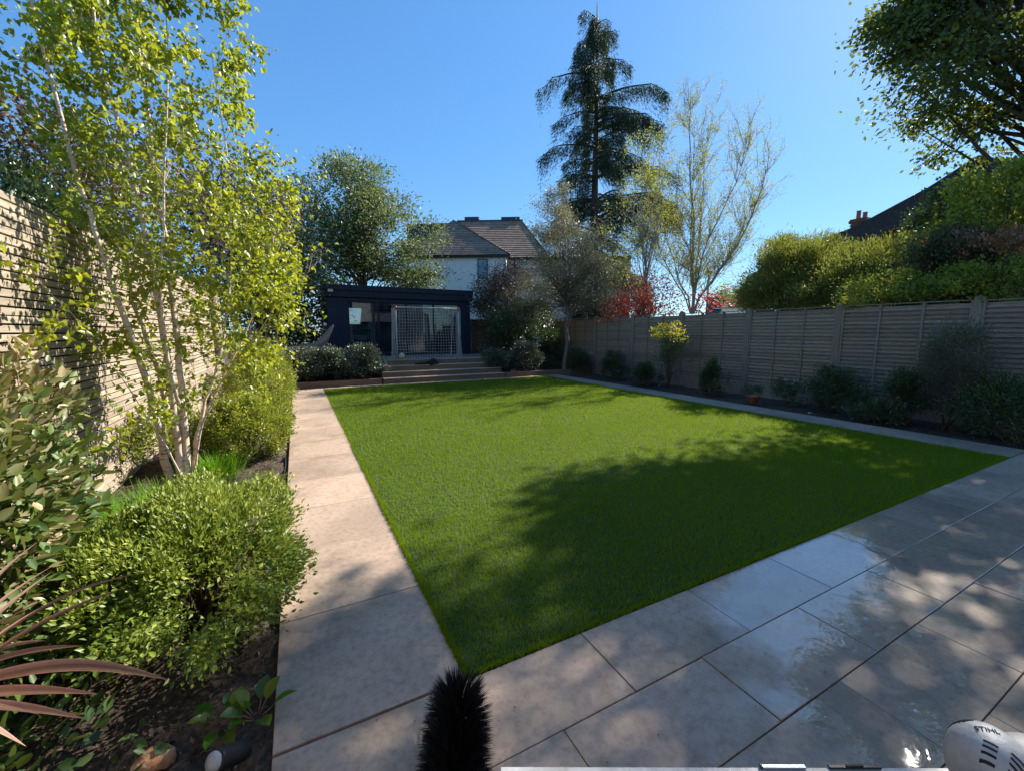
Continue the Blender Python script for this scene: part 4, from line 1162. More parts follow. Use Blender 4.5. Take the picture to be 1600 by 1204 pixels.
# --- tall drooping conifer
CD = 25.5
cb = C(928, 470, CD, 0)
con = empty('tall_conifer', cb, 'tall dark drooping conifer standing above all other trees', 'tree')
ctop = gd(908, 14, CD)[2]
mb = MB(); trunk = []
for i in range(14):
    t = i / 13; trunk.append((cb[0] - .35 * t * t, cb[1] + .1 * math.sin(t * 5), -.1 + (ctop + .1) * t))
mb.tube(trunk, [.30 * (1 - t / 13) ** .8 + .02 for t in range(14)], 10)
cP = []; cD = []; cT = []
rt3 = _rt / np.linalg.norm(_rt)
def con_branch(z, L, az, rise_, dens=1.0):
    t = z / ctop
    x0 = cb[0] - .35 * t * t; base_ = Vector((x0, cb[1] + .1 * math.sin(t * 5), z))
    d = Vector(rt3) * math.cos(az) + Vector((-rt3[1], rt3[0], 0)) * math.sin(az)
    pts = []; m = 9
    for i in range(m):
        s = i / (m - 1)
        zz = rise_ * L * s - .34 * L * s * s * (1 if s < .8 else 1.25)
        pts.append(base_ + d * (L * s) + Vector((0, 0, zz)) + Vector(rng.normal(size=3)) * .04 * s)
    mb.tube(pts, [.055 * (1 - .85 * i / (m - 1)) * (.5 + L / 4) for i in range(m)], 5, cap=False)
    nn = int(1150 * L * dens)
    s = rng.beta(2.2, 1.1, nn) * .93 + .07
    fi = s * (m - 1); i0 = np.minimum(fi.astype(int), m - 2); fr = (fi - i0)[:, None]
    A = np.array([tuple(p) for p in pts]); Q = A[i0] * (1 - fr) + A[i0 + 1] * fr
    side = np.cross(np.array(d), [0, 0, 1.])
    lat = rng.normal(size=nn) * .19 * (1 - .45 * s) * min(1.2, .5 + L * .25)
    hang = np.abs(rng.normal(size=nn)) * (.10 + .42 * s) * (.55 + .9 * np.abs(np.sin(s * 23 * L / 3)))
    Q = Q + side * lat[:, None] + np.array(d) * rng.normal(size=nn)[:, None] * .08; Q[:, 2] -= hang + np.abs(lat) * .35
    DD = norm(np.array(d) * .55 + side * np.sign(lat)[:, None] * .35 + np.array([0, 0, -.8]) + rng.normal(size=(nn, 3)) * .3)
    cP.append(Q); cD.append(DD); cT.append(.42 + rng.normal(size=nn) * .2)
def sil(z):
    """half width left and right of the trunk at height z, from the outline"""
    k = z / ctop
    pr = [(0.18, 2.2, 3.3), (.30, 2.6, 4.6), (.42, 3.2, 4.8), (.52, 3.0, 4.9), (.60, 3.1, 3.6), (.70, 2.1, 3.6), (.79, 3.3, 3.8), (.84, 1.5, 2.2), (.90, 1.0, 1.9), (.96, 1.1, 1.0), (1.0, .5, .4)]
    for i in range(len(pr) - 1):
        if k <= pr[i + 1][0]:
            f = max(0, (k - pr[i][0]) / (pr[i + 1][0] - pr[i][0]))
            return pr[i][1] + (pr[i + 1][1] - pr[i][1]) * f, pr[i][2] + (pr[i + 1][2] - pr[i][2]) * f
    return .4, .4
z = 3.0
while z < ctop - .2:
    l, r = sil(z)
    for k in range(5):
        az = rng.uniform(0, 2 * math.pi)
        w = (l * max(0, -math.cos(az)) + r * max(0, math.cos(az))) + .75 * (l + r) / 2 * abs(math.sin(az)) * (1 - abs(math.cos(az)))
        w = max(w, .45) * rng.uniform(.30, 1.12)
        con_branch(z + rng.uniform(-.4, .4), w, az, rng.uniform(.05, .75) if z / ctop > .55 else rng.uniform(-.1, .45), rng.uniform(.3, .6))
    z += .50
con_branch(.815 * ctop, 3.3, math.pi * 1.02, .16, .3); con_branch(.75 * ctop, 3.9, -.05, .50, .6); con_branch(.72 * ctop, 3.3, .2, .36, .5)
con_branch(.42 * ctop, 5.2, .05, .48, 1.2); con_branch(.46 * ctop, 4.6, -.15, .40, 1.0); con_branch(.62 * ctop, 3.3, 3.3, .2, .5)
mb.build('trunk', M['bark_dark'], con)
P = np.concatenate(cP); D = np.concatenate(cD); T_ = np.concatenate(cT); n = len(P)
Ls = rng.uniform(.10, .24, n)
leafcloud('crown', P, D, rdir(n), Ls, Ls * .16, M['cedarleaf'], con, T_, 'rh')
print('conifer', n)

# --- half bare birch beyond the fence
FB = 19.5
fb = C(1082, 480, FB, 0)
fbt = empty('bare_birch', fb, 'half bare pale birch with tiny yellow leaves beyond the right fence', 'tree')
mbt = MB(); leafP = []; leafD = []
def wpt(u, v, dy): 
    q = gd(u, v, FB); d = np.array([-_rt[1], _rt[0], 0]); return Vector(q + d * dy)
leaders = [([(1082, 480, 0), (1083, 400, 0), (1082, 320, .1), (1080, 230, .2), (1082, 140, .2)], .10),
           ([(1082, 478, 0), (1093, 420, .2), (1104, 340, .5), (1112, 260, .8), (1122, 180, .8)], .075),
           ([(1084, 479, 0), (1108, 440, -.2), (1140, 390, -.5), (1163, 330, -.8), (1180, 260, -.9)], .075),
           ([(1085, 478, 0), (1112, 446, .3), (1150, 400, .6), (1180, 350, .9), (1200, 300, 1.0)], .05),
           ([(1080, 478, 0), (1062, 430, .3), (1048, 360, .7), (1040, 270, .9), (1046, 190, 1.0)], .06),
           ([(1079, 479, 0), (1052, 446, -.3), (1025, 400, -.6), (1010, 340, -.7), (1008, 290, -.8)], .045),
           ([(1083, 470, 0), (1094, 380, -.6), (1128, 300, -1.1), (1148, 230, -1.3)], .05),
           ([(1083, 474, 0), (1070, 400, -.6), (1064, 300, -1.1), (1066, 200, -1.1)], .05)]
def ftwig(p, d, L, r, lv):
    p = Vector(p); d = Vector(d).normalized(); pts = [p]; n_ = 3
    for i in range(n_):
        d = (d + Vector(rng.normal(size=3)) * .12 + Vector((0, 0, .10))).normalized(); p = p + d * L / n_; pts.append(p)
    mbt.tube(pts, [r, r * .8, r * .55, r * .3], 3, cap=False)
    if lv < 2:
        for k in range(3 if lv else 4):
            i = int(rng.integers(0, n_)); q = pts[i].lerp(pts[i + 1], rng.random())
            ftwig(q, d + Vector(rng.normal(size=3)) * .5 + Vector((0, 0, .15)), L * rng.uniform(.45, .7), r * .55, lv + 1)
    for k in range(7 if lv == 2 else 3):
        i = int(rng.integers(0, n_)); leafP.append(tuple(pts[i].lerp(pts[i + 1], rng.random()))); leafD.append(tuple(d))
ctr = Vector((fb[0], fb[1], 0))
for trk, r0 in leaders:
    pts = [wpt(*q) for q in trk]
    dens = []
    for i in range(len(pts) - 1):
        for k in range(3): dens.append(pts[i].lerp(pts[i + 1], k / 3) + (Vector(rng.normal(size=3)) * .03 if i or k else Vector((0, 0, -.3))))
    dens.append(pts[-1]); N_ = len(dens)
    rs = [r0 * .72 * (1 - .88 * i / (N_ - 1)) for i in range(N_)]
    mbt.tube(dens, rs, 6, cap=False)
    for k in range(34):
        i = int(rng.uniform(.15, .99) * (N_ - 1)); q = dens[i]
        out = (q - Vector((ctr.x, ctr.y, q.z))); out.z = 0
        if out.length > 1e-3: out.normalize()
        an = rng.uniform(0, 6.283)
        ftwig(q, out * .3 + Vector((math.cos(an), math.sin(an), 0)) * .75 + Vector((0, 0, .95)), rng.uniform(.9, 1.9) * (1.1 - .5 * i / N_), max(.010, rs[i] * .30), 0)
mbt.build('trunk', M['birch_far'], fbt)
P = np.array(leafP); n = len(P); sel = rng.random(n) < .72; P = P[sel] + rng.normal(size=(sel.sum(), 3)) * .05; n = len(P)
# leaves thicken to the left and low side
leafcloud('crown', P, norm(rng.normal(size=(n, 3)) + np.array([0, 0, -.3])), rdir(n), rng.uniform(.04, .085, n), rng.uniform(.03, .05, n), M['farbirch'], fbt, .5 + rng.normal(size=n) * .22, 'rh')
b = C(1010, 470, 18.5, 0)
tree('yellow_green_tree', 'thin yellow green young tree in front of the conifer foot', b,
     [(C(1010, 330, 18.5), (1.5, 1.3, 1.7), 60, .20), (C(1000, 410, 18.5), (1.6, 1.3, 1.2), 50, .22), (C(1010, 260, 18.5), (1.0, 1.0, 1.2), 34, .17)],
     'farbirch', .075, .05, 'birch_far', .06, C(1008, 350, 18.5), 34, tonebias=-.12)
# --- red acer
b = C(1000, 490, 16.5, 0)
tree('red_maple', 'small bright red maple showing above the fence', b, [(C(1015, 470, 16.5), (1.6, 1.2, .8), 60, .22), (C(975, 482, 16), (1.2, 1.0, .55), 34, .20)],
     'acer', .085, .055, 'bark', .06, C(1005, 470, 16.5), 42)
b = C(1118, 492, 15, 0)
tree('red_maple', 'thin red maple branch tips right of the bare birch trunk', b, [(C(1112, 478, 15), (.9, .5, .5), 18, .12)], 'acer', .08, .055, 'bark', .03, C(1112, 478, 15), 26)
# --- olive like grey tree with trunk in the garden
ob = gz(884, 577, .1)
tree('grey_leaved_tree', 'grey leaved evergreen tree with bare pale trunk beside the sleeper corner', (ob[0] - .4, ob[1] - .5, 0),
     [(C(895, 400, 16), (1.5, 1.4, 1.35), 60, .26), (C(855, 440, 16), (1.2, 1.2, 1.1), 44, .26), (C(925, 440, 15.5), (1.0, 1.0, .85), 34, .24), (C(870, 340, 16.5), (.85, .85, 1.0), 30, .2), (C(820, 465, 16.5), (.9, .9, .7), 26, .22)],
     'olive', .075, .028, 'bark', .10, C(888, 455, 15.6), 230, fork=5)
b = C(795, 500, 17.5, .1)
tree('red_leaved_shrub', 'dark red leaved shrub tree right behind the garden room corner', b, [(C(795, 440, 17.5), (.95, .9, .8), 40, .24), (C(775, 475, 17), (.9, .8, .7), 26, .22)], 'plum', .07, .04, 'bark_dark', .05, C(795, 440, 17.5), 130, tonebias=.05)
b = C(765, 500, 18.5, .1)
tree('evergreen_tree', 'dark green evergreen between the garden room and the red leaved shrub', b, [(C(765, 470, 18), (.8, .8, 1.0), 36, .26), (C(810, 500, 16.5), (1.2, .9, .8), 40, .26)], 'deepgreen', .09, .045, 'bark_dark', .06, C(768, 470, 18), 130)
# --- big tree at the right that shades the patio
bt = (16.6, 2.2, 0)
tree('large_tree', 'large overhanging leafy tree entering the picture at the top right', bt,
     [((15.6, 4.1, 8.2), (2.9, 2.3, 2.3), 70, .32), ((15.6, 5.2, 9.7), (1.4, 1.0, 1.0), 36, .28), ((14.6, 4.8, 11.2), (1.8, 1.1, 1.1), 30, .30), ((14.5, 5.75, 9.5), (1.0, .8, .7), 22, .26), ((17.0, 2.0, 10.5), (3.4, 3.2, 2.8), 58, .36), ((14.7, .7, 7.4), (3.0, 2.6, 2.0), 34, .32), ((15.0, -2.5, 8.5), (3.0, 2.5, 2.4), 32, .36)],
     'oak', .12, .075, 'bark_dark', .30, (16.2, 2.6, 8.5), 200, up=-.15, tonebias=.05)

# --- shrubs and small trees behind the right fence
def S_(u, v, D, rad, name, lab, mat, n, L, Wd, **k):
    q = gd(u, v, D); 
    return shrub(name, lab, k.pop('cat', 'shrub'), tuple(q), rad, mat, n, L, Wd, base=0, stem='bark_dark', sr=.02, **k)
S_(1236, 448, 14.5, (1.45, 1.2, 1.15), 'feathery_shrub', 'rounded feathery green shrub at the left end above the right fence', 'pine', 26000, .10, .026, clumps=120, cr=.12, lump=.3)
S_(1246, 418, 15.5, (1.15, 1.0, .85), 'feathery_shrub', 'darker feathery shrub top rising highest behind the left rounded one', 'pine', 16000, .10, .026, clumps=80, cr=.13, tonebias=-.2)
S_(1318, 452, 13.5, (1.25, 1.0, .75), 'feathery_shrub', 'sunlit yellowish feathery shrub second from the left above the fence', 'pine', 22000, .09, .024, clumps=110, cr=.12, tonebias=.12)
S_(1392, 430, 14.5, (1.9, 1.2, .85), 'feathery_shrub', 'wide arching feathery shrub under the dark slate roof', 'pine', 28000, .10, .026, clumps=140, cr=.12, lump=.3, tonebias=.06)
S_(1380, 462, 12, (1.0, .8, .5), 'variegated_shrub', 'low pale variegated shrub just above the fence top', 'boxlime', 10000, .055, .03, clumps=60, cr=.15, tonebias=.2)
S_(1425, 440, 12.1, (.45, .4, .24), 'photinia_shrub', 'small photinia with orange red shoots above the fence', 'photinia', 2600, .07, .035, clumps=30, cr=.18, tonebias=.3)
S_(1478, 440, 12.4, (.75, .7, .95), 'dark_yew', 'dark conical yew between the two photinias above the fence', 'cedarleaf', 20000, .08, .022, clumps=90, cr=.14, tonebias=.15)
S_(1500, 350, 15.8, (.85, 1.0, .7), 'holly_bush', 'dark glossy holly against the slate roof', 'deepgreen', 14000, .08, .045, clumps=90, cr=.15, tonebias=.1)
S_(1555, 405, 12.5, (.95, .9, .55), 'photinia_shrub', 'reddish pink photinia at the right edge above the fence', 'photinia', 8000, .075, .035, clumps=60, cr=.15, tonebias=.3)
S_(1560, 450, 11.8, (1.2, .9, .5), 'green_hedge', 'mid green hedge under the reddish photinia at the right edge', 'boxlime', 12000, .065, .04, clumps=70, cr=.16, tonebias=-.1)
S_(1195, 462, 14.0, (.7, .6, .5), 'feathery_shrub', 'low yellowish feathery tuft at the far left end of the shrubs above the fence', 'pine', 7000, .09, .024, clumps=40, cr=.15, tonebias=.15)
S_(1590, 335, 13.6, (1.25, 1.1, .95), 'lime_shrub', 'yellow green leafy branches below the large tree at the right edge', 'boxlime', 17000, .085, .05, clumps=90, cr=.13, tonebias=.22)
q = gp(1333, 490, 0, FX + .05)
shrub('ivy_tuft', 'small bright green leaf tuft hanging over the fence top', 'climber', (q[0] - .02, q[1], 2.08), (.10, .16, .12), 'yellowleaf', 90, .06, .045, 8, .3, base=1.9)

# --- planting in the shaded right bed
RB = [
    (905, 566, 9.5, (.42, .40, .42), 'round dark shrub nearest the sleeper corner in the right bed', 'deepgreen', 8400, .045, .02),
    (958, 572, 9.4, (.42, .42, .40), 'round dark shrub second from the far corner in the right bed', 'deepgreen', 8400, .045, .02),
    (1008, 586, 9.2, (.38, .36, .32), 'low dark shrub left of the yellow leaved bush', 'deepgreen', 7200, .045, .02),
    (1112, 590, 9.3, (.26, .28, .42), 'narrow upright dark shrub right of the yellow leaved bush', 'deepgreen', 6400, .04, .02),
    (1304, 612, 9.4, (.42, .42, .40), 'rounded dark shrub standing in front of the fence post beyond the pot', 'deepgreen', 9600, .045, .02),
    (1412, 616, 9.3, (.32, .34, .36), 'flat topped dark clipped shrub before the fence panel', 'deepgreen', 9200, .035, .018),
    (1235, 615, 9.5, (.34, .34, .24), 'sparse low plant left of the rounded dark shrub', 'deepgreen', 1500, .06, .018),
    (1370, 645, 9.0, (.36, .40, .18), 'low ferny ground plant in front of the clipped shrub', 'deepgreen', 2200, .07, .018),
]
for (u, v, x, rad, lab, mt_, n_, L_, W_) in RB:
    q = gp(u, v, 0, x)
    shrub('dark_shrub', lab, 'shrub', (x, q[1], max(q[2], rad[2] * .85)), rad, mt_, n_, L_, W_, clumps=70, cr=.16, shell=.6, lump=.38, base=-.03)
q = gp(1492, 575, 0, 9.4); shrub('tall_shrub', 'tall loose grey green shrub covering a fence post at the right', 'shrub', (9.4, q[1], .98), (.40, .42, .62), 'olive', 15000, .035, .016, 90, .16, base=-.03, tonebias=-.2)
q = gp(1570, 650, 0, 9.1); shrub('leafy_shrub', 'broad leafy shrub at the right end of the bed beside the patio', 'shrub', (9.15, q[1] - .1, .40), (.50, .62, .46), 'deepgreen', 16000, .04, .02, 110, .16, base=-.03, tonebias=.15)
q = gp(1048, 520, 0, 9.35)
yb = empty('yellow_leaved_bush', (9.35, q[1], -.03), 'upright bush with bright yellow leaves at its top against the fence', 'shrub')
P, out, CC, ci = bushpts((9.35, q[1], 1.48), (.42, .52, .34), 1100, 26, .14, .5, .25)
n = len(P); leafcloud('foliage', P, norm(out + rng.normal(size=(n, 3)) * .5 + [0, 0, -.2]), rdir(n), rng.uniform(.04, .075, n), rng.uniform(.025, .04, n), M['yellowleaf'], yb, .5 + rng.normal(size=n) * .2, 'oval')
P2, out, CC2, ci = bushpts((9.35, q[1], .85), (.30, .42, .62), 2400, 36, .2, .4, .25, zmin=.05)
n = len(P2); leafcloud('lower_foliage', P2, norm(out + rng.normal(size=(n, 3)) * .5), rdir(n), rng.uniform(.035, .06, n), rng.uniform(.02, .03, n), M['deepgreen'], yb, .75 + rng.normal(size=n) * .2, 'rh')
mb = MB()
for qq in list(CC[::2]) + list(CC2[::4]): mb.tube([(9.35, q[1], -.03), np.array([9.35, q[1], .5]) * .5 + qq * .5 - np.array([0, 0, .1]), qq], [.012, .007, .003], 5)
mb.build('stem', M['twig'], yb)
# terracotta pot
p = gp(1163, 622, 0, 8.95); py_ = gz(1163, 630, 0)[1]
pt_ = empty('plant_pot', (8.95, py_, -.03), 'terracotta pot with a small dark plant beside the border path', 'plant pot')
mb = MB(); mb.lathe([(.085, 0), (.125, .15), (.13, .152), (.145, .155), (.15, .20), (.135, .202), (.125, .17), (.02, .165)], (8.95, py_, -.02), 24); mb.build('pot', M['terracotta'], pt_)
P, out, CC, ci = bushpts((8.95, py_, .27), (.19, .19, .12), 700, 20, .2, .5, .2)
n = len(P); leafcloud('foliage', P, norm(out + rng.normal(size=(n, 3)) * .4), rdir(n), rng.uniform(.03, .05, n), rng.uniform(.014, .02, n), M['deepgreen'], pt_, .4 + rng.normal(size=n) * .2, 'rh')
for k, (u, v) in enumerate([(1030, 602), (1265, 645), (1170, 640), (1320, 662)]):
    q = gz(u, v, 0)
    m_ = MB(); m_.blob((q[0], q[1], .0), (.035, .03, .022), 8, 6, wob=.4, seed=k)
    tag(m_.build('white_pebble', M['pebble']), ['small pale pebble at the foot of the yellow leaved bush', 'small pale pebble left of the rounded dark shrub', 'small pale pebble in front of the terracotta pot', 'small pale pebble under the rounded dark shrub'][k], 'pebble')

# --- raised beds flanking the steps
for i, (x, y, lab) in enumerate([(.15, 13.28, 'glossy laurel like hedge mound left of the steps, the leftmost one under the chairs'), (1.0, 13.28, 'glossy hedge mound left of the steps, the middle one below the navy wall corner'), (1.82, 13.28, 'glossy hedge mound touching the left side of the steps')]):
    shrub('hedge_mound', lab, 'hedge', (x, y, .62), (.55, .40, .42), 'holly', 7500, .07, .034, 80, .15, .72, base=.1, group='hedge mounds beside the steps')
for i, (u, y, z, r, lab) in enumerate([(775, 13.45, .55, (.48, .40, .36), 'low dark hedge mound touching the right side of the steps'), (822, 13.35, .66, (.58, .42, .48), 'larger pale tipped hedge mound right of the steps')]):
    q = gp(u, 560, 1, y)
    shrub('hedge_mound', lab, 'hedge', (q[0], y, z), r, 'holly', 8000, .065, .032, 80, .15, .72, base=.1, group='hedge mounds beside the steps', tonebias=-.12)
for i, (u, v, y, r, lab) in enumerate([(800, 530, 15.0, (1.1, .7, .85), 'dark shrub mass behind the right hedge mounds'), (855, 545, 14.4, (.7, .6, .65), 'dark shrub left of the grey tree trunk'), (845, 505, 15.6, (.9, .6, .8), 'dark tall shrub against the board fence')]):
    q = gp(u, v, 1, y)
    shrub('dark_shrub', lab, 'shrub', (q[0], y, max(q[2], .9)), r, 'deepgreen', 6000, .075, .035, 70, .18, base=.1, tonebias=-.1)
# grassy pot plants on the deck behind the birch
q = gp(408, 545, 1, 13.4); 
shrub('feather_grass', 'dry spiky grass clump at the left end of the deck bed', 'grass plant', (q[0], 13.4, .85), (.5, .4, .6), 'needle', 900, .35, .012, 30, .2, .3, base=.1, up=1.5, tonebias=.2)

# --- left border planting
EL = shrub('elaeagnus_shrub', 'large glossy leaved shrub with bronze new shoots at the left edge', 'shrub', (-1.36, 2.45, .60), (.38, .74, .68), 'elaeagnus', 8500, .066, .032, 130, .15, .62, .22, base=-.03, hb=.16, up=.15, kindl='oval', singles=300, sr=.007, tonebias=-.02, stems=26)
shrub('elaeagnus_shrub', 'upper bronze tipped shoots of the left edge shrub against the slats', 'shrub', (-1.45, 3.25, 1.0), (.22, .45, .42), 'elaeagnus', 900, .07, .034, 34, .15, .5, .25, base=-.03, kindl='oval', sr=.006, tonebias=.28, stems=14)
FBsh = shrub('evergreen_bush', 'dense small leaved evergreen bush spilling over the path edge in the foreground', 'shrub', (-.53, 2.66, .31), (.44, .74, .33), 'pitto', 30000, .031, .015, 150, .10, .76, .30, base=-.03, hb=.30, kindl='rh', singles=300, sr=.006, stems=30, tonebias=.0)  # hb puts the sunlit top into the leaf tone, lighter with height
shrub('evergreen_bush', 'upper left shoulder of small leaved bush beside the grass clump', 'shrub', (-.95, 2.75, .26), (.28, .50, .28), 'pitto', 13000, .030, .015, 120, .10, .78, .18, base=-.03, sr=.005, stems=20)
shrub('round_bush', 'rounded lime green bush right of the birch foot', 'shrub', (-.62, 6.25, .36), (.48, .62, .38), 'boxlime', 28000, .034, .016, 170, .09, .82, .12, base=-.03)
shrub('round_bush', 'lime green bush behind the rounded bush next to the path', 'shrub', (-.62, 8.4, .56), (.50, .9, .60), 'boxlime', 24000, .04, .02, 150, .10, .8, .15, base=-.03, tonebias=.05)
shrub('round_bush', 'farthest pale green bush at the end of the left border', 'shrub', (-.75, 10.9, .55), (.58, 1.0, .62), 'boxlime', 18000, .05, .025, 130, .11, .8, .15, base=-.03, tonebias=-.05)
shrub('dark_shrub', 'low dark green shrub at the fence foot behind the birch stems', 'shrub', (-1.38, 6.2, .35), (.28, .6, .42), 'boxlime', 3600, .045, .025, 50, .15, base=-.03, tonebias=-.2)
shrub('low_shrub', 'shaded low leafy plant under the foreground bush on the dark soil', 'shrub', (-1.05, 1.75, .16), (.38, .34, .20), 'elaeagnus', 420, .055, .030, 30, .2, .4, base=-.03, kindl='oval', tonebias=-.28, stems=10, sr=.004)

def blade_clump(name, label, cat, c, rx, ry, n, L, Wd, mat, spread=.6, mname='blade', segs=5):
    t = empty(name, (c[0], c[1], c[2]), label, cat)
    V = []; F = []; T = []
    k = 0
    for i in range(n):
        bx, by = rng.normal() * rx * .45, rng.normal() * ry * .45
        a = math.atan2(by + rng.normal() * ry * .3, bx + rng.normal() * rx * .3)
        lean = rng.uniform(.15, 1) * spread; l = L * rng.uniform(.6, 1.2); w = Wd * rng.uniform(.7, 1.3)
        d = np.array([math.cos(a), math.sin(a)]); s = np.array([-d[1], d[0], 0])
        tn = np.clip(.5 + rng.normal() * .22, 0, 1)
        for j in range(segs + 1):
            q = j / segs
            r = lean * l * q ** 1.6; z = l * (q - .38 * lean * q * q * q)
            p = np.array([bx + d[0] * r, by + d[1] * r, z]); ww = w * (1 - q ** 2.2) * .5 + .0003
            V += [p - s * ww, p + s * ww]; T += [tn, tn]
        for j in range(segs): F.append([k + 2 * j, k + 2 * j + 1, k + 2 * j + 3, k + 2 * j + 2])
        k += 2 * (segs + 1)
    me = npmesh('blade_mass', np.array(V), np.array(F), M[mat], np.array(T))
    o = bpy.data.objects.new('blades', me); link(o, t); o['kind'] = 'stuff'
    return t
q = gz(225, 835, 0)
blade_clump('grass_clump', 'bright green grass clump in front of the birch stems', 'grass plant', (-.98, 3.78, 0), .48, .45, 3000, .38, .008, 'grassy', .9)
blade_clump('grass_clump', 'bright strappy green tuft right of the birch stems', 'grass plant', (-.86, 5.25, 0), .22, .25, 420, .30, .010, 'grassy', .9)
# ferns
def fern(c, label, nf=12, L=.50):
    t = empty('fern', c, label, 'fern')
    for i in range(nf):
        a = 2 * math.pi * i / nf + rng.normal() * .2; l = L * rng.uniform(.7, 1.15)
        d = np.array([math.cos(a), math.sin(a), 0]); s = np.array([-d[1], d[0], 0])
        P = []; D = []; Ls = []; rib = []
        for j in range(26):
            q = .08 + .92 * j / 25
            p = np.array([0, 0, 0]) + d * l * q * .9 + np.array([0, 0, l * (.75 * q - .62 * q * q)])
            rib.append(p)
            for sg in (-1, 1):
                P.append(p); D.append(s * sg + d * .35); Ls.append(.085 * math.sin(math.pi * min(1, q * .93 + .05)) + .008)
        P = np.array(P) + np.array(c); 
        f = leafcloud('frond', P, np.array(D), np.tile([0, 0, 1.], (len(P), 1)), np.array(Ls), .017, M['fern'], t, .5 + rng.normal(size=len(P)) * .15, 'rh', .1, stuff=False)
        mb = MB(); mb.tube([np.array(c) + r_2 for r_2 in rib[::4]], [.0035] * len(rib[::4]), 4, cap=False); mb.build('rib', M['twig'], f)
fern((-.50, 4.45, 0.0), 'yellow green fern right of the birch stems near the path')
fern((-.78, 4.3, 0.0), 'smaller fern half behind the foreground bush', 9, .30)
# broad leaved plants near the spot light
def broad_plant(c, label, n_, L, dirs=None):
    t = empty('broad_leaved_plant', c, label, 'plant')
    mb = MB()
    for i in range(n_):
        a = 2 * math.pi * i / n_ + rng.normal() * .35; el = rng.uniform(.2, 1.1)
        d = np.array([math.cos(a) * math.cos(el), math.sin(a) * math.cos(el), math.sin(el)])
        b0 = np.array(c) + d * .02; tipb = b0 + d * L * .45
        mb.tube([b0, tipb], [.0035, .002], 4)
        # curved broad leaf: 5x3 grid
        l = L * rng.uniform(.75, 1.15); w = l * .48
        D = d; N = norm(np.array([-d[0] * .5, -d[1] * .5, 1.0]) + rng.normal(size=3) * .2); Sd = norm(np.cross(D, N)); N2 = np.cross(Sd, D)
        vs = []; 
        for j in range(7):
            q = j / 6; ww = w * .5 * (math.sin(math.pi * q ** .8) ** .8 if 0 < q < 1 else .02)
            p = tipb + D * l * q - np.array([0, 0, .35]) * l * q * q
            for sg in (-1, 0, 1): vs.append(p + Sd * ww * sg + N2 * (abs(sg) * ww * .35 - .0))
        fs = [(r * 3 + c_, r * 3 + c_ + 1, r * 3 + c_ + 4, r * 3 + c_ + 3) for r in range(6) for c_ in range(2)]
        me = npmesh('leaf', np.array(vs) - np.array(c), np.array(fs), M['grassy'] if i % 3 == 0 else M['birchleaf'] if i % 3 == 1 else M['elaeagnus'], np.full(len(vs), rng.uniform(.0, .4)), True)
        o = bpy.data.objects.new('leaf', me); link(o, t)
    mb.build('stem', M['twig'], t)
q = gz(415, 1120, 0); broad_plant((q[0] + -.03, q[1], .0), 'broad green leaved plant at the path corner above the spot light', 9, .11)
q = gz(345, 1150, 0); broad_plant((q[0], q[1] + .05, .0), 'broad green leaved plant hiding the back of the spot light', 8, .10)

# spot light on the soil
q = gz(358, 1186, .05)
sp = empty('garden_spotlight', (q[0], q[1], 0), 'black cylindrical garden spotlight with pale round lens on the soil', 'spotlight')
ax2 = Vector((-.55, -.62, .56)).normalized(); c0 = Vector((q[0], q[1], .065))
mb = MB(); mb.lathe([(.026, -.075), (.034, -.07), (.036, 0), (.038, .055), (.038, .0635), (.032, .0640)], c0, 28, ax2); mb.build('housing', M['blackm'], sp)
mb = MB(); mb.lathe([(.031, .0645), (.031, .067), (.012, .069)], c0, 28, ax2); mb.build('lens', M['lens'], sp)
mb = MB(); mb.tube([c0 - Vector((0, 0, .03)), (q[0], q[1], -.05)], .008, 6); mb.build('spike', M['blackm'], sp)
# small path lights and the black irrigation hose
for k, (u, v, lab) in enumerate([(464, 651, 'tiny dark spotlight on the path edge by the far bushes'), (418, 752, 'small dark spotlight on bare soil beside the hose')]):
    q = gz(u, v, .03)
    s_ = empty('path_spotlight', (q[0] - .05, q[1], 0), lab, 'spotlight')
    c0 = Vector((q[0] - .05, q[1], .05)); a_ = Vector((-.7, .5, .5)) if k == 0 else Vector((.7, .4, .2))
    mb = MB(); mb.lathe([(.018, -.04), (.026, -.035), (.028, .04), (.022, .042)], c0, 16, a_); mb.build('housing', M['blackm'], s_)
    mb = MB(); mb.lathe([(.0215, .036), (.0215, .043), (.01, .044)], c0, 16, a_); mb.build('lens', M['lens'], s_)
    mb = MB(); mb.tube([c0, (c0.x, c0.y, -.06)], .006, 6); mb.build('spike', M['blackm'], s_)
mb = MB()
hp = [(-.21, 5.9), (-.20, 5.5), (-.21, 5.1), (-.25, 4.8), (-.24, 4.5), (-.215, 4.2), (-.22, 3.9)]
def z_soil(x, y): return noise.fractal(Vector((x * 5, y * 5, 3)), 1.0, 2.0, 5) * .035 - .035
mb.tube([(x, y, z_soil(x, y) + .014) for x, y in hp], .009, 7)
tag(mb.build('irrigation_hose', M['black']), 'thin black hose lying on the soil along the path edge', 'hose')
mb = MB(); hp = [(-.26, 5.2), (-.40, 4.95), (-.55, 4.8), (-.7, 4.74)]
mb.tube([(x, y, z_soil(x, y) + .018) for x, y in hp], .007, 6)
tag(mb.build('garden_cable', M['toolgrey']), 'grey cable crossing the bare soil towards the birch', 'cable')
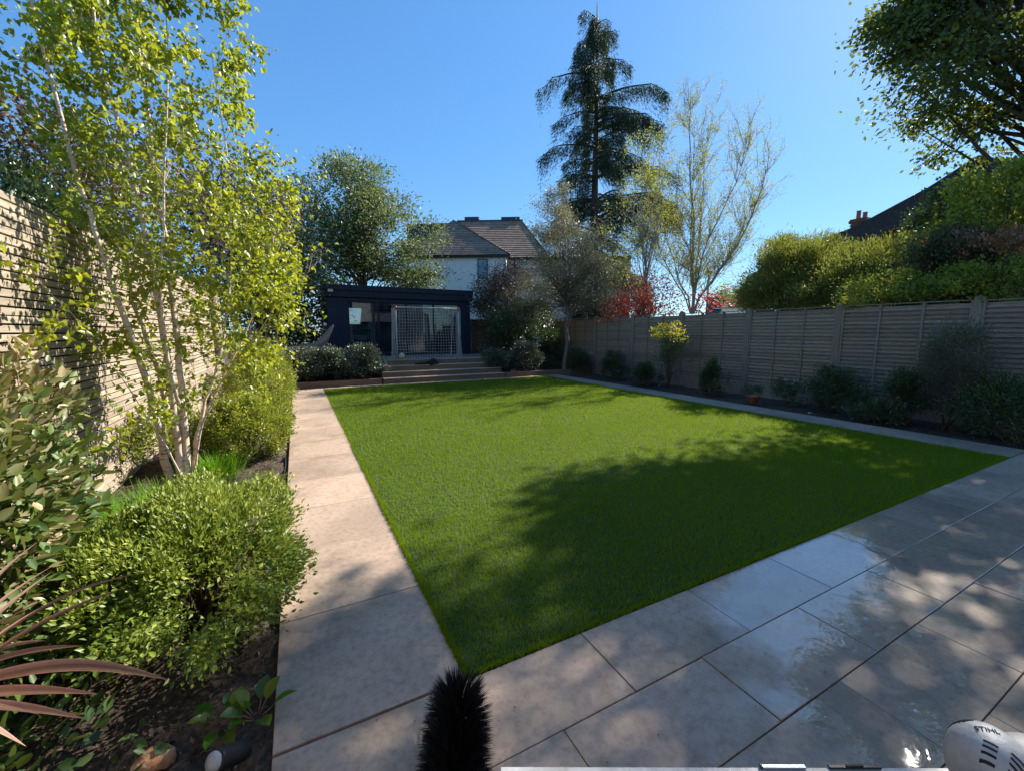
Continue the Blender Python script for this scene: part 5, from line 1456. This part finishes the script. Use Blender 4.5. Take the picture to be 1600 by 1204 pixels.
# orange rock and pebbles
q = gz(240, 1188, 0)
mb = MB(); mb.blob((q[0], q[1], .0), (.060, .045, .030), 14, 10, .9, wob=.5, seed=4)
tag(mb.build('orange_stone', M['rock']), 'rough orange stone lying on the dark soil at the bottom left', 'stone')
for k, (u, v) in enumerate([(415, 1063), (405, 1072), (418, 1078)]):
    q = gz(u, v, 0); mb = MB(); mb.blob((min(q[0], -.21) - .0, q[1], .0), (.022, .018, .014), 10, 7, wob=.3, seed=k)
    tag(mb.build('pebble', M['pebble']), ['grey pebble touching the path edge, farthest of the three', 'grey pebble left of its two neighbours by the path edge', 'grey pebble by the path edge, nearest of the three'][k], 'pebble', 'pebbles at the path edge')

# --- cordyline: long pink striped blades coming in from the left
cb_ = Vector(gd(-150, 1110, 1.12))
cor = empty('cordyline', (cb_.x, cb_.y, 0), 'spiky plant with long pinkish brown striped blades at the left edge', 'plant')
def cord_leaf(tip_uv, depth, width, arch=.05, b=None, twist=0):
    q = gd(tip_uv[0], tip_uv[1], depth); tip = Vector(q); b0 = (b or cb_) + Vector(rng.normal(size=3)) * .012
    L = (tip - b0).length; d = (tip - b0).normalized(); up_ = Vector((0, 0, 1)); sd_ = d.cross(up_).normalized(); nn_ = sd_.cross(d)
    sd_ = (sd_ * math.cos(twist) + nn_ * math.sin(twist)); n2 = sd_.cross(d)
    V = []; A = []; segs = 16
    for j in range(segs + 1):
        t = j / segs; p = b0.lerp(tip, t) + Vector((0, 0, 1)) * math.sin(math.pi * t) * arch * L * 1.6
        w = width * .56 * min(1, .45 + t * 2.2) * (1 - max(0, (t - .35) / .65) ** 1.7) + .0006
        for k in range(5):
            c_ = (k - 2) / 2; V.append(tuple(p + sd_ * w * c_ + n2 * (abs(c_) * w * .35))); A.append(abs(c_) * .78)
    F = [[j * 5 + k, j * 5 + k + 1, j * 5 + k + 6, j * 5 + k + 5] for j in range(segs) for k in range(4)]
    me = npmesh('blade', np.array(V) - np.array(cor.location), np.array(F), M['cordyline'], None, True)
    a = me.attributes.new('across', 'FLOAT', 'POINT'); a.data.foreach_set('value', np.array(A, dtype=np.float32))
    o = bpy.data.objects.new('blade', me); link(o, cor)
for (u, v, dp, w, ar, tw) in [(262, 1061, 1.25, .034, .07, .9), (152, 1083, 1.15, .032, .03, .9), (132, 1122, 1.12, .030, .02, .8), (130, 1008, 1.25, .028, .05, .6), (208, 897, 1.45, .026, .06, .5), (204, 915, 1.40, .030, .04, .6),
                              (80, 893, 1.35, .026, .03, .4), (88, 880, 1.5, .022, .03, .4), (60, 940, 1.4, .022, .02, .5), (84, 1040, 1.2, .022, .05, .6), (60, 1115, 1.05, .024, .02, .8), (40, 1165, 1.0, .03, .02, .7), (20, 960, 1.5, .03, .03, .5), (70, 1000, 1.5, .02, .05, .5), (60, 845, 1.7, .02, .03, .4)]:
    cord_leaf((u, v), dp, w, ar, twist=tw)
for k in range(14):   # the rest of the rosette, out of frame
    a = rng.uniform(1.6, 4.9); L = .55
    tip = cb_ + Vector((math.cos(a) * L, math.sin(a) * L, rng.uniform(.0, .5)))
    d = tip - Vector((0, 0, H)); 
    b0 = cb_; V = []; A = []; dd = (tip - b0).normalized(); sd_ = dd.cross(Vector((0, 0, 1))).normalized()
    for j in range(11):
        t = j / 10; p = b0.lerp(tip, t) + Vector((0, 0, math.sin(math.pi * t) * .08)); w = .015 * min(1, .45 + t * 2.2) * (1 - max(0, (t - .35) / .65) ** 1.7) + .0006
        for q_ in (-1, 0, 1): V.append(tuple(p + sd_ * w * q_ - Vector((0, 0, 0)))); A.append(abs(q_) * .78)
    F = [[j * 3 + q_, j * 3 + q_ + 1, j * 3 + q_ + 4, j * 3 + q_ + 3] for j in range(10) for q_ in range(2)]
    me = npmesh('blade', np.array(V) - np.array(cor.location), np.array(F), M['cordyline'], None, True)
    a_ = me.attributes.new('across', 'FLOAT', 'POINT'); a_.data.foreach_set('value', np.array(A, dtype=np.float32)); o = bpy.data.objects.new('blade', me); link(o, cor)
mb = MB(); mb.tube([(cb_.x, cb_.y, -.05), tuple(cb_)], [.028, .022], 10); mb.build('stem', M['twig'], cor)

# ================================================================== FOREGROUND: brush and tool
e1 = gz(716, 1092, .13); e2 = gz(706, 1290, .13)
A = Vector((e1[0], e1[1], .125)); B = Vector((e2[0], e2[1], .125))
br = empty('brush_roller', ((A.x + B.x) / 2, (A.y + B.y) / 2, 0), 'thick black bristle brush roller lying on the slabs at the lawn corner', 'brush')
axd = (B - A).normalized(); Lb = .62
mb = MB(); mb.tube([A + axd * .03, A + axd * Lb], .028, 12); mb.build('core', M['black'], br)
rowsA = np.arange(0, Lb, .0125); npr = 30
tA = np.repeat(rowsA, npr) + rng.normal(size=len(rowsA) * npr) * .0015
tang = np.tile(np.arange(npr) * 2 * math.pi / npr, len(rowsA)) + np.repeat(np.arange(len(rowsA)) * .37, npr) + rng.normal(size=len(tA)) * .05
tdir = rng.normal(size=(len(tA), 3)) * .13; tlen = rng.uniform(.84, 1.08, len(tA)); tend = np.clip(1 - tA / .085, 0, 1) * rng.uniform(.2, 1.5, len(tA))
m_ = 11; idx = np.repeat(np.arange(len(tA)), m_); n = len(idx)
tuft = tA[idx]; ang = tang[idx] + rng.normal(size=n) * .03
o1 = np.array(axd.orthogonal().normalized()); o2 = np.cross(np.array(axd), o1)
rad = o1[None] * np.cos(ang)[:, None] + o2[None] * np.sin(ang)[:, None]
P = np.array(A) + np.array(axd) * tuft[:, None] + rad * .022
D = rad - np.array(axd) * tend[idx][:, None] + tdir[idx] + rng.normal(size=(n, 3)) * .045
Lr = .112 * tlen[idx] * rng.uniform(.92, 1.05, n)
tipz = P[:, 2] + norm(D)[:, 2] * Lr
Lr = np.where(tipz < .004, Lr * np.clip((P[:, 2] - .004) / np.maximum(P[:, 2] - tipz, 1e-4), .3, 1), Lr)
leafcloud('bristles', P, D, rdir(n), Lr, .0030, M['bristle'], br, rng.random(n), 'rh', .1)

# work table with aluminium edge, tool on top
TZ = .80
t0 = gz(779, 1197.5, TZ); t1 = gz(1345, 1199, TZ)
tx = Vector((t1 - t0)).normalized(); ty = Vector((-tx.y, tx.x, 0))
T0 = Vector(t0)
tbl = empty('work_table', T0 + tx * .6 - ty * .3 - Vector((0, 0, TZ)), 'low aluminium edged work table along the bottom of the picture', 'table')
def tw(x, y, z): q = T0 + tx * x + ty * y; return (q.x, q.y, z)
def tbox(x0, x1, y0, y1, z0, z1, bev=0):
    mb = MB(); mb.box(x0, x1, y0, y1, z0, z1, bev); mb.v = [tw(*p) for p in mb.v]; return mb
tbox(0, 1.45, -.45, 0, TZ - .035, TZ - .003, .003).build('tabletop', M['alu'], tbl)
tbox(.004, 1.446, -.012, -.001, TZ - .002, TZ + .002, .0006).build('rim', M['toolwhite'], tbl)
for x, y in ((.04, -.04), (1.4, -.04), (.04, -.41), (1.4, -.41)):
    mb = MB(); mb.tube([tw(x, y, TZ - .04), tw(x, y, 0)], .015, 8); mb.build('leg', M['alu'], tbl)
q = gz(1230, 1199, TZ); lx = (Vector(q) - T0).dot(tx)
c1 = empty('silver_clip', tw(lx, -.01, TZ), 'small silver clip on the table edge left of the black clip', 'clip')
tbox(lx - .045, lx + .03, -.005, .0015, TZ + .0025, TZ + .006, .001).build('plate', M['alu'], c1)
tbox(lx - .048, lx - .0455, -.005, .0015, TZ + .0025, TZ + .008).build('lip', M['blackm'], c1)
q = gz(1338, 1199, TZ); lx = (Vector(q) - T0).dot(tx)
c1 = empty('black_clip', tw(lx, -.01, TZ), 'flat black clip on the table edge beside the power tool', 'clip')
tbox(lx - .05, lx + .04, -.005, .0015, TZ + .0025, TZ + .006, .001).build('plate', M['blackm'], c1)
tbox(lx - .02, lx + .01, -.004, .000, TZ + .0065, TZ + .008, .0005).build('screw_head', M['black'], c1)

# white and orange petrol engine
eq = gz(1500, 1195, TZ + .10)
ec = Vector(eq)
en = empty('power_tool', (ec.x, ec.y, TZ), 'white and orange petrol garden tool engine lying at the bottom right corner', 'power tool')
vd = (ec - Vector((0, 0, H))).normalized()          # line of sight, only to turn the vents to the open side
ex_ = Vector(tx); ey_ = Vector(ty)
def ew(x, y, z): q = ec + ex_ * x + ey_ * y; return Vector((q.x, q.y, TZ + z))
def eblob(c_, r_3, name, mat, e=.8, ang=0, wob=0):
    rot = Matrix.Rotation(ang, 3, 'Z') @ Matrix(((ex_.x, ey_.x, 0), (ex_.y, ey_.y, 0), (0, 0, 1)))
    mb = MB(); mb.blob(ew(*c_), r_3, 28, 18, e, rot, wob, 2); return mb.build(name, M[mat], en)
cov = eblob((.000, .020, .085), (.066, .070, .082), 'engine_cover', 'toolwhite', .86)
eblob((-.035, -.065, .062), (.085, .055, .060), 'fan_housing', 'toolwhite', .85, -.45)
eblob((.085, .01, .075), (.07, .065, .068), 'fuel_tank', 'toolgrey', .75)
eblob((.14, -.05, .06), (.07, .035, .045), 'side_cover', 'toolwhite', .6)
def surf(x, y, cc, rr, e=.86):
    """height of the cover above point x, y"""
    k = 1 - (abs((x - cc[0]) / rr[0]) ** (2 / e) + abs((y - cc[1]) / rr[1]) ** (2 / e)) ** (1.0)
    return cc[2] + rr[2] * max(0.0, k) ** (e / 2)
CC_, RR_ = (.000, .020, .085), (.066, .070, .082)
def strip(pts, w, name, mat, lift=.0015, par=cov, cc=CC_, rr=RR_):
    mb = MB(); vs = []
    dx_ = Vector((pts[-1][0] - pts[0][0], pts[-1][1] - pts[0][1], 0)).normalized(); sx_ = Vector((-dx_.y, dx_.x, 0)) * w / 2
    for (x, y) in pts:
        for sg in (-1, 1):
            xx, yy = x + sx_.x * sg, y + sx_.y * sg; vs.append(ew(xx, yy, surf(xx, yy, cc, rr) + lift))
    k = len(pts); vs2 = [v - Vector((0, 0, .004)) for v in vs]
    fs = [(2 * i, 2 * i + 1, 2 * i + 3, 2 * i + 2) for i in range(k - 1)] + [(2 * i + 2 * k, 2 * i + 2 + 2 * k, 2 * i + 3 + 2 * k, 2 * i + 1 + 2 * k) for i in range(k - 1)]
    fs += [(2 * i, 2 * i + 2, 2 * i + 2 + 2 * k, 2 * i + 2 * k) for i in range(k - 1)] + [(2 * i + 1, 2 * i + 1 + 2 * k, 2 * i + 3 + 2 * k, 2 * i + 3) for i in range(k - 1)]
    mb.add(vs + vs2, fs); mb.build(name, M[mat], par)
for k in range(5):      # vent slots at the top rim
    y = .0795 - k * .0045
    strip([(-.040 + .004 * k + .006 * j, y) for j in range(5)], .0025, 'vent_slot', 'black')
    if k < 3: strip([(-.006 + .004 * k + .006 * j, y + .002) for j in range(5)], .0025, 'vent_slot', 'black')
for k in range(4):      # vent slots low on the cover
    for (a0, b0) in ((-.056, -.005), (-.028, -.033)):
        strip([(a0 + .0075 * k + .004 * j, b0 + .0055 * k - .006 * j) for j in range(4)], .0026, 'vent_slot', 'black')
# maker's word on the cover
fc_ = bpy.data.curves.new('lettering', 'FONT'); fc_.body = 'STIHL'; fc_.size = .0165; fc_.extrude = .0006; fc_.shear = .2; fc_.align_x = 'CENTER'
fo = bpy.data.objects.new('lettering', fc_); COL.objects.link(fo)
bpy.context.view_layer.update()
dg = bpy.context.evaluated_depsgraph_get(); me = bpy.data.meshes.new_from_object(fo.evaluated_get(dg))
bpy.data.objects.remove(fo)
ca, sa = math.cos(-.35), math.sin(-.35)
from mathutils.bvhtree import BVHTree
bvh = BVHTree.FromPolygons([v.co.copy() for v in cov.data.vertices], [tuple(p.vertices) for p in cov.data.polygons])
for v in me.vertices:
    x, y = v.co.x * 1.0, v.co.y; X_ = -.010 + x * ca - y * sa; Y_ = .024 + x * sa + y * ca
    q = ew(X_, Y_, .5) - Vector(en.location)
    hit = bvh.ray_cast(q, Vector((0, 0, -1)))[0]
    v.co = (hit if hit is not None else ew(X_, Y_, surf(X_, Y_, CC_, RR_)) - Vector(en.location)) + Vector((0, 0, .0014 + v.co.z))
me.materials.clear(); me.materials.append(M['black'])
lt = bpy.data.objects.new('lettering', me); link(lt, cov)
# screw, grip, trigger, pipe
q = ew(.055, .035, .128)
mb = MB(); mb.lathe([(.006, -.004), (.0065, .004), (.004, .005)], q, 12, (-.2, 0, 1)); mb.build('screw', M['black'], en)
q = [ew(-.06, -.075, .055), ew(-.10, -.075, .05), ew(-.125, -.073, .048), ew(-.14, -.07, .045)]
mb = MB(); mb.tube(q, [.016, .017, .015, .008], 12); mb.build('orange_grip', M['orange'], en)
mb = MB(); mb.tube([ew(-.135, -.065, .05), ew(-.15, -.045, .055), ew(-.162, -.03, .058)], [.007, .006, .004], 8); mb.build('trigger', M['red'], en)
mb = MB(); mb.box(-.05, .05, -.01, .01, -.008, .008, .003)
mb.v = [tuple(ew(.175 + p[0], -.02 + p[1], .09 + p[2])) for p in mb.v]; mb.build('orange_switch', M['orange'], en)
mb = MB(); mb.tube([ew(.06, .03, .04), ew(.09, .07, .03), ew(.12, .09, .02)], .010, 8); mb.build('exhaust_pipe', M['toolgrey'], en)
mb = MB(); mb.lathe([(.07, 0), (.075, .006), (.075, .012), (.05, .02)], ew(-.005, -.01, .0), 20); mb.build('base_plate', M['blackm'], en)

qe = gz(1560, 1222, TZ + .05)
en.scale = (.72, .72, .72); en.location = (qe[0], qe[1], TZ + .002)

# a few fallen leaves and crumbs on the slabs
n = 130
P = np.stack([rng.uniform(.0, 6.0, n), rng.uniform(.3, 1.58, n), np.full(n, .0045)], 1)
P2 = np.stack([rng.uniform(-.15, .58, 50), rng.uniform(1.7, 7, 50), np.full(50, .0045)], 1)
P = np.concatenate([P, P2]); n = len(P)
D = rng.normal(size=(n, 3)); D[:, 2] = 0
leafcloud('fallen_crumbs', P, norm(D), np.tile([0, 0, 1.], (n, 1)), rng.uniform(.004, .014, n), rng.uniform(.003, .007, n), M['chip'], None, rng.random(n) * .7, 'rh', .3)
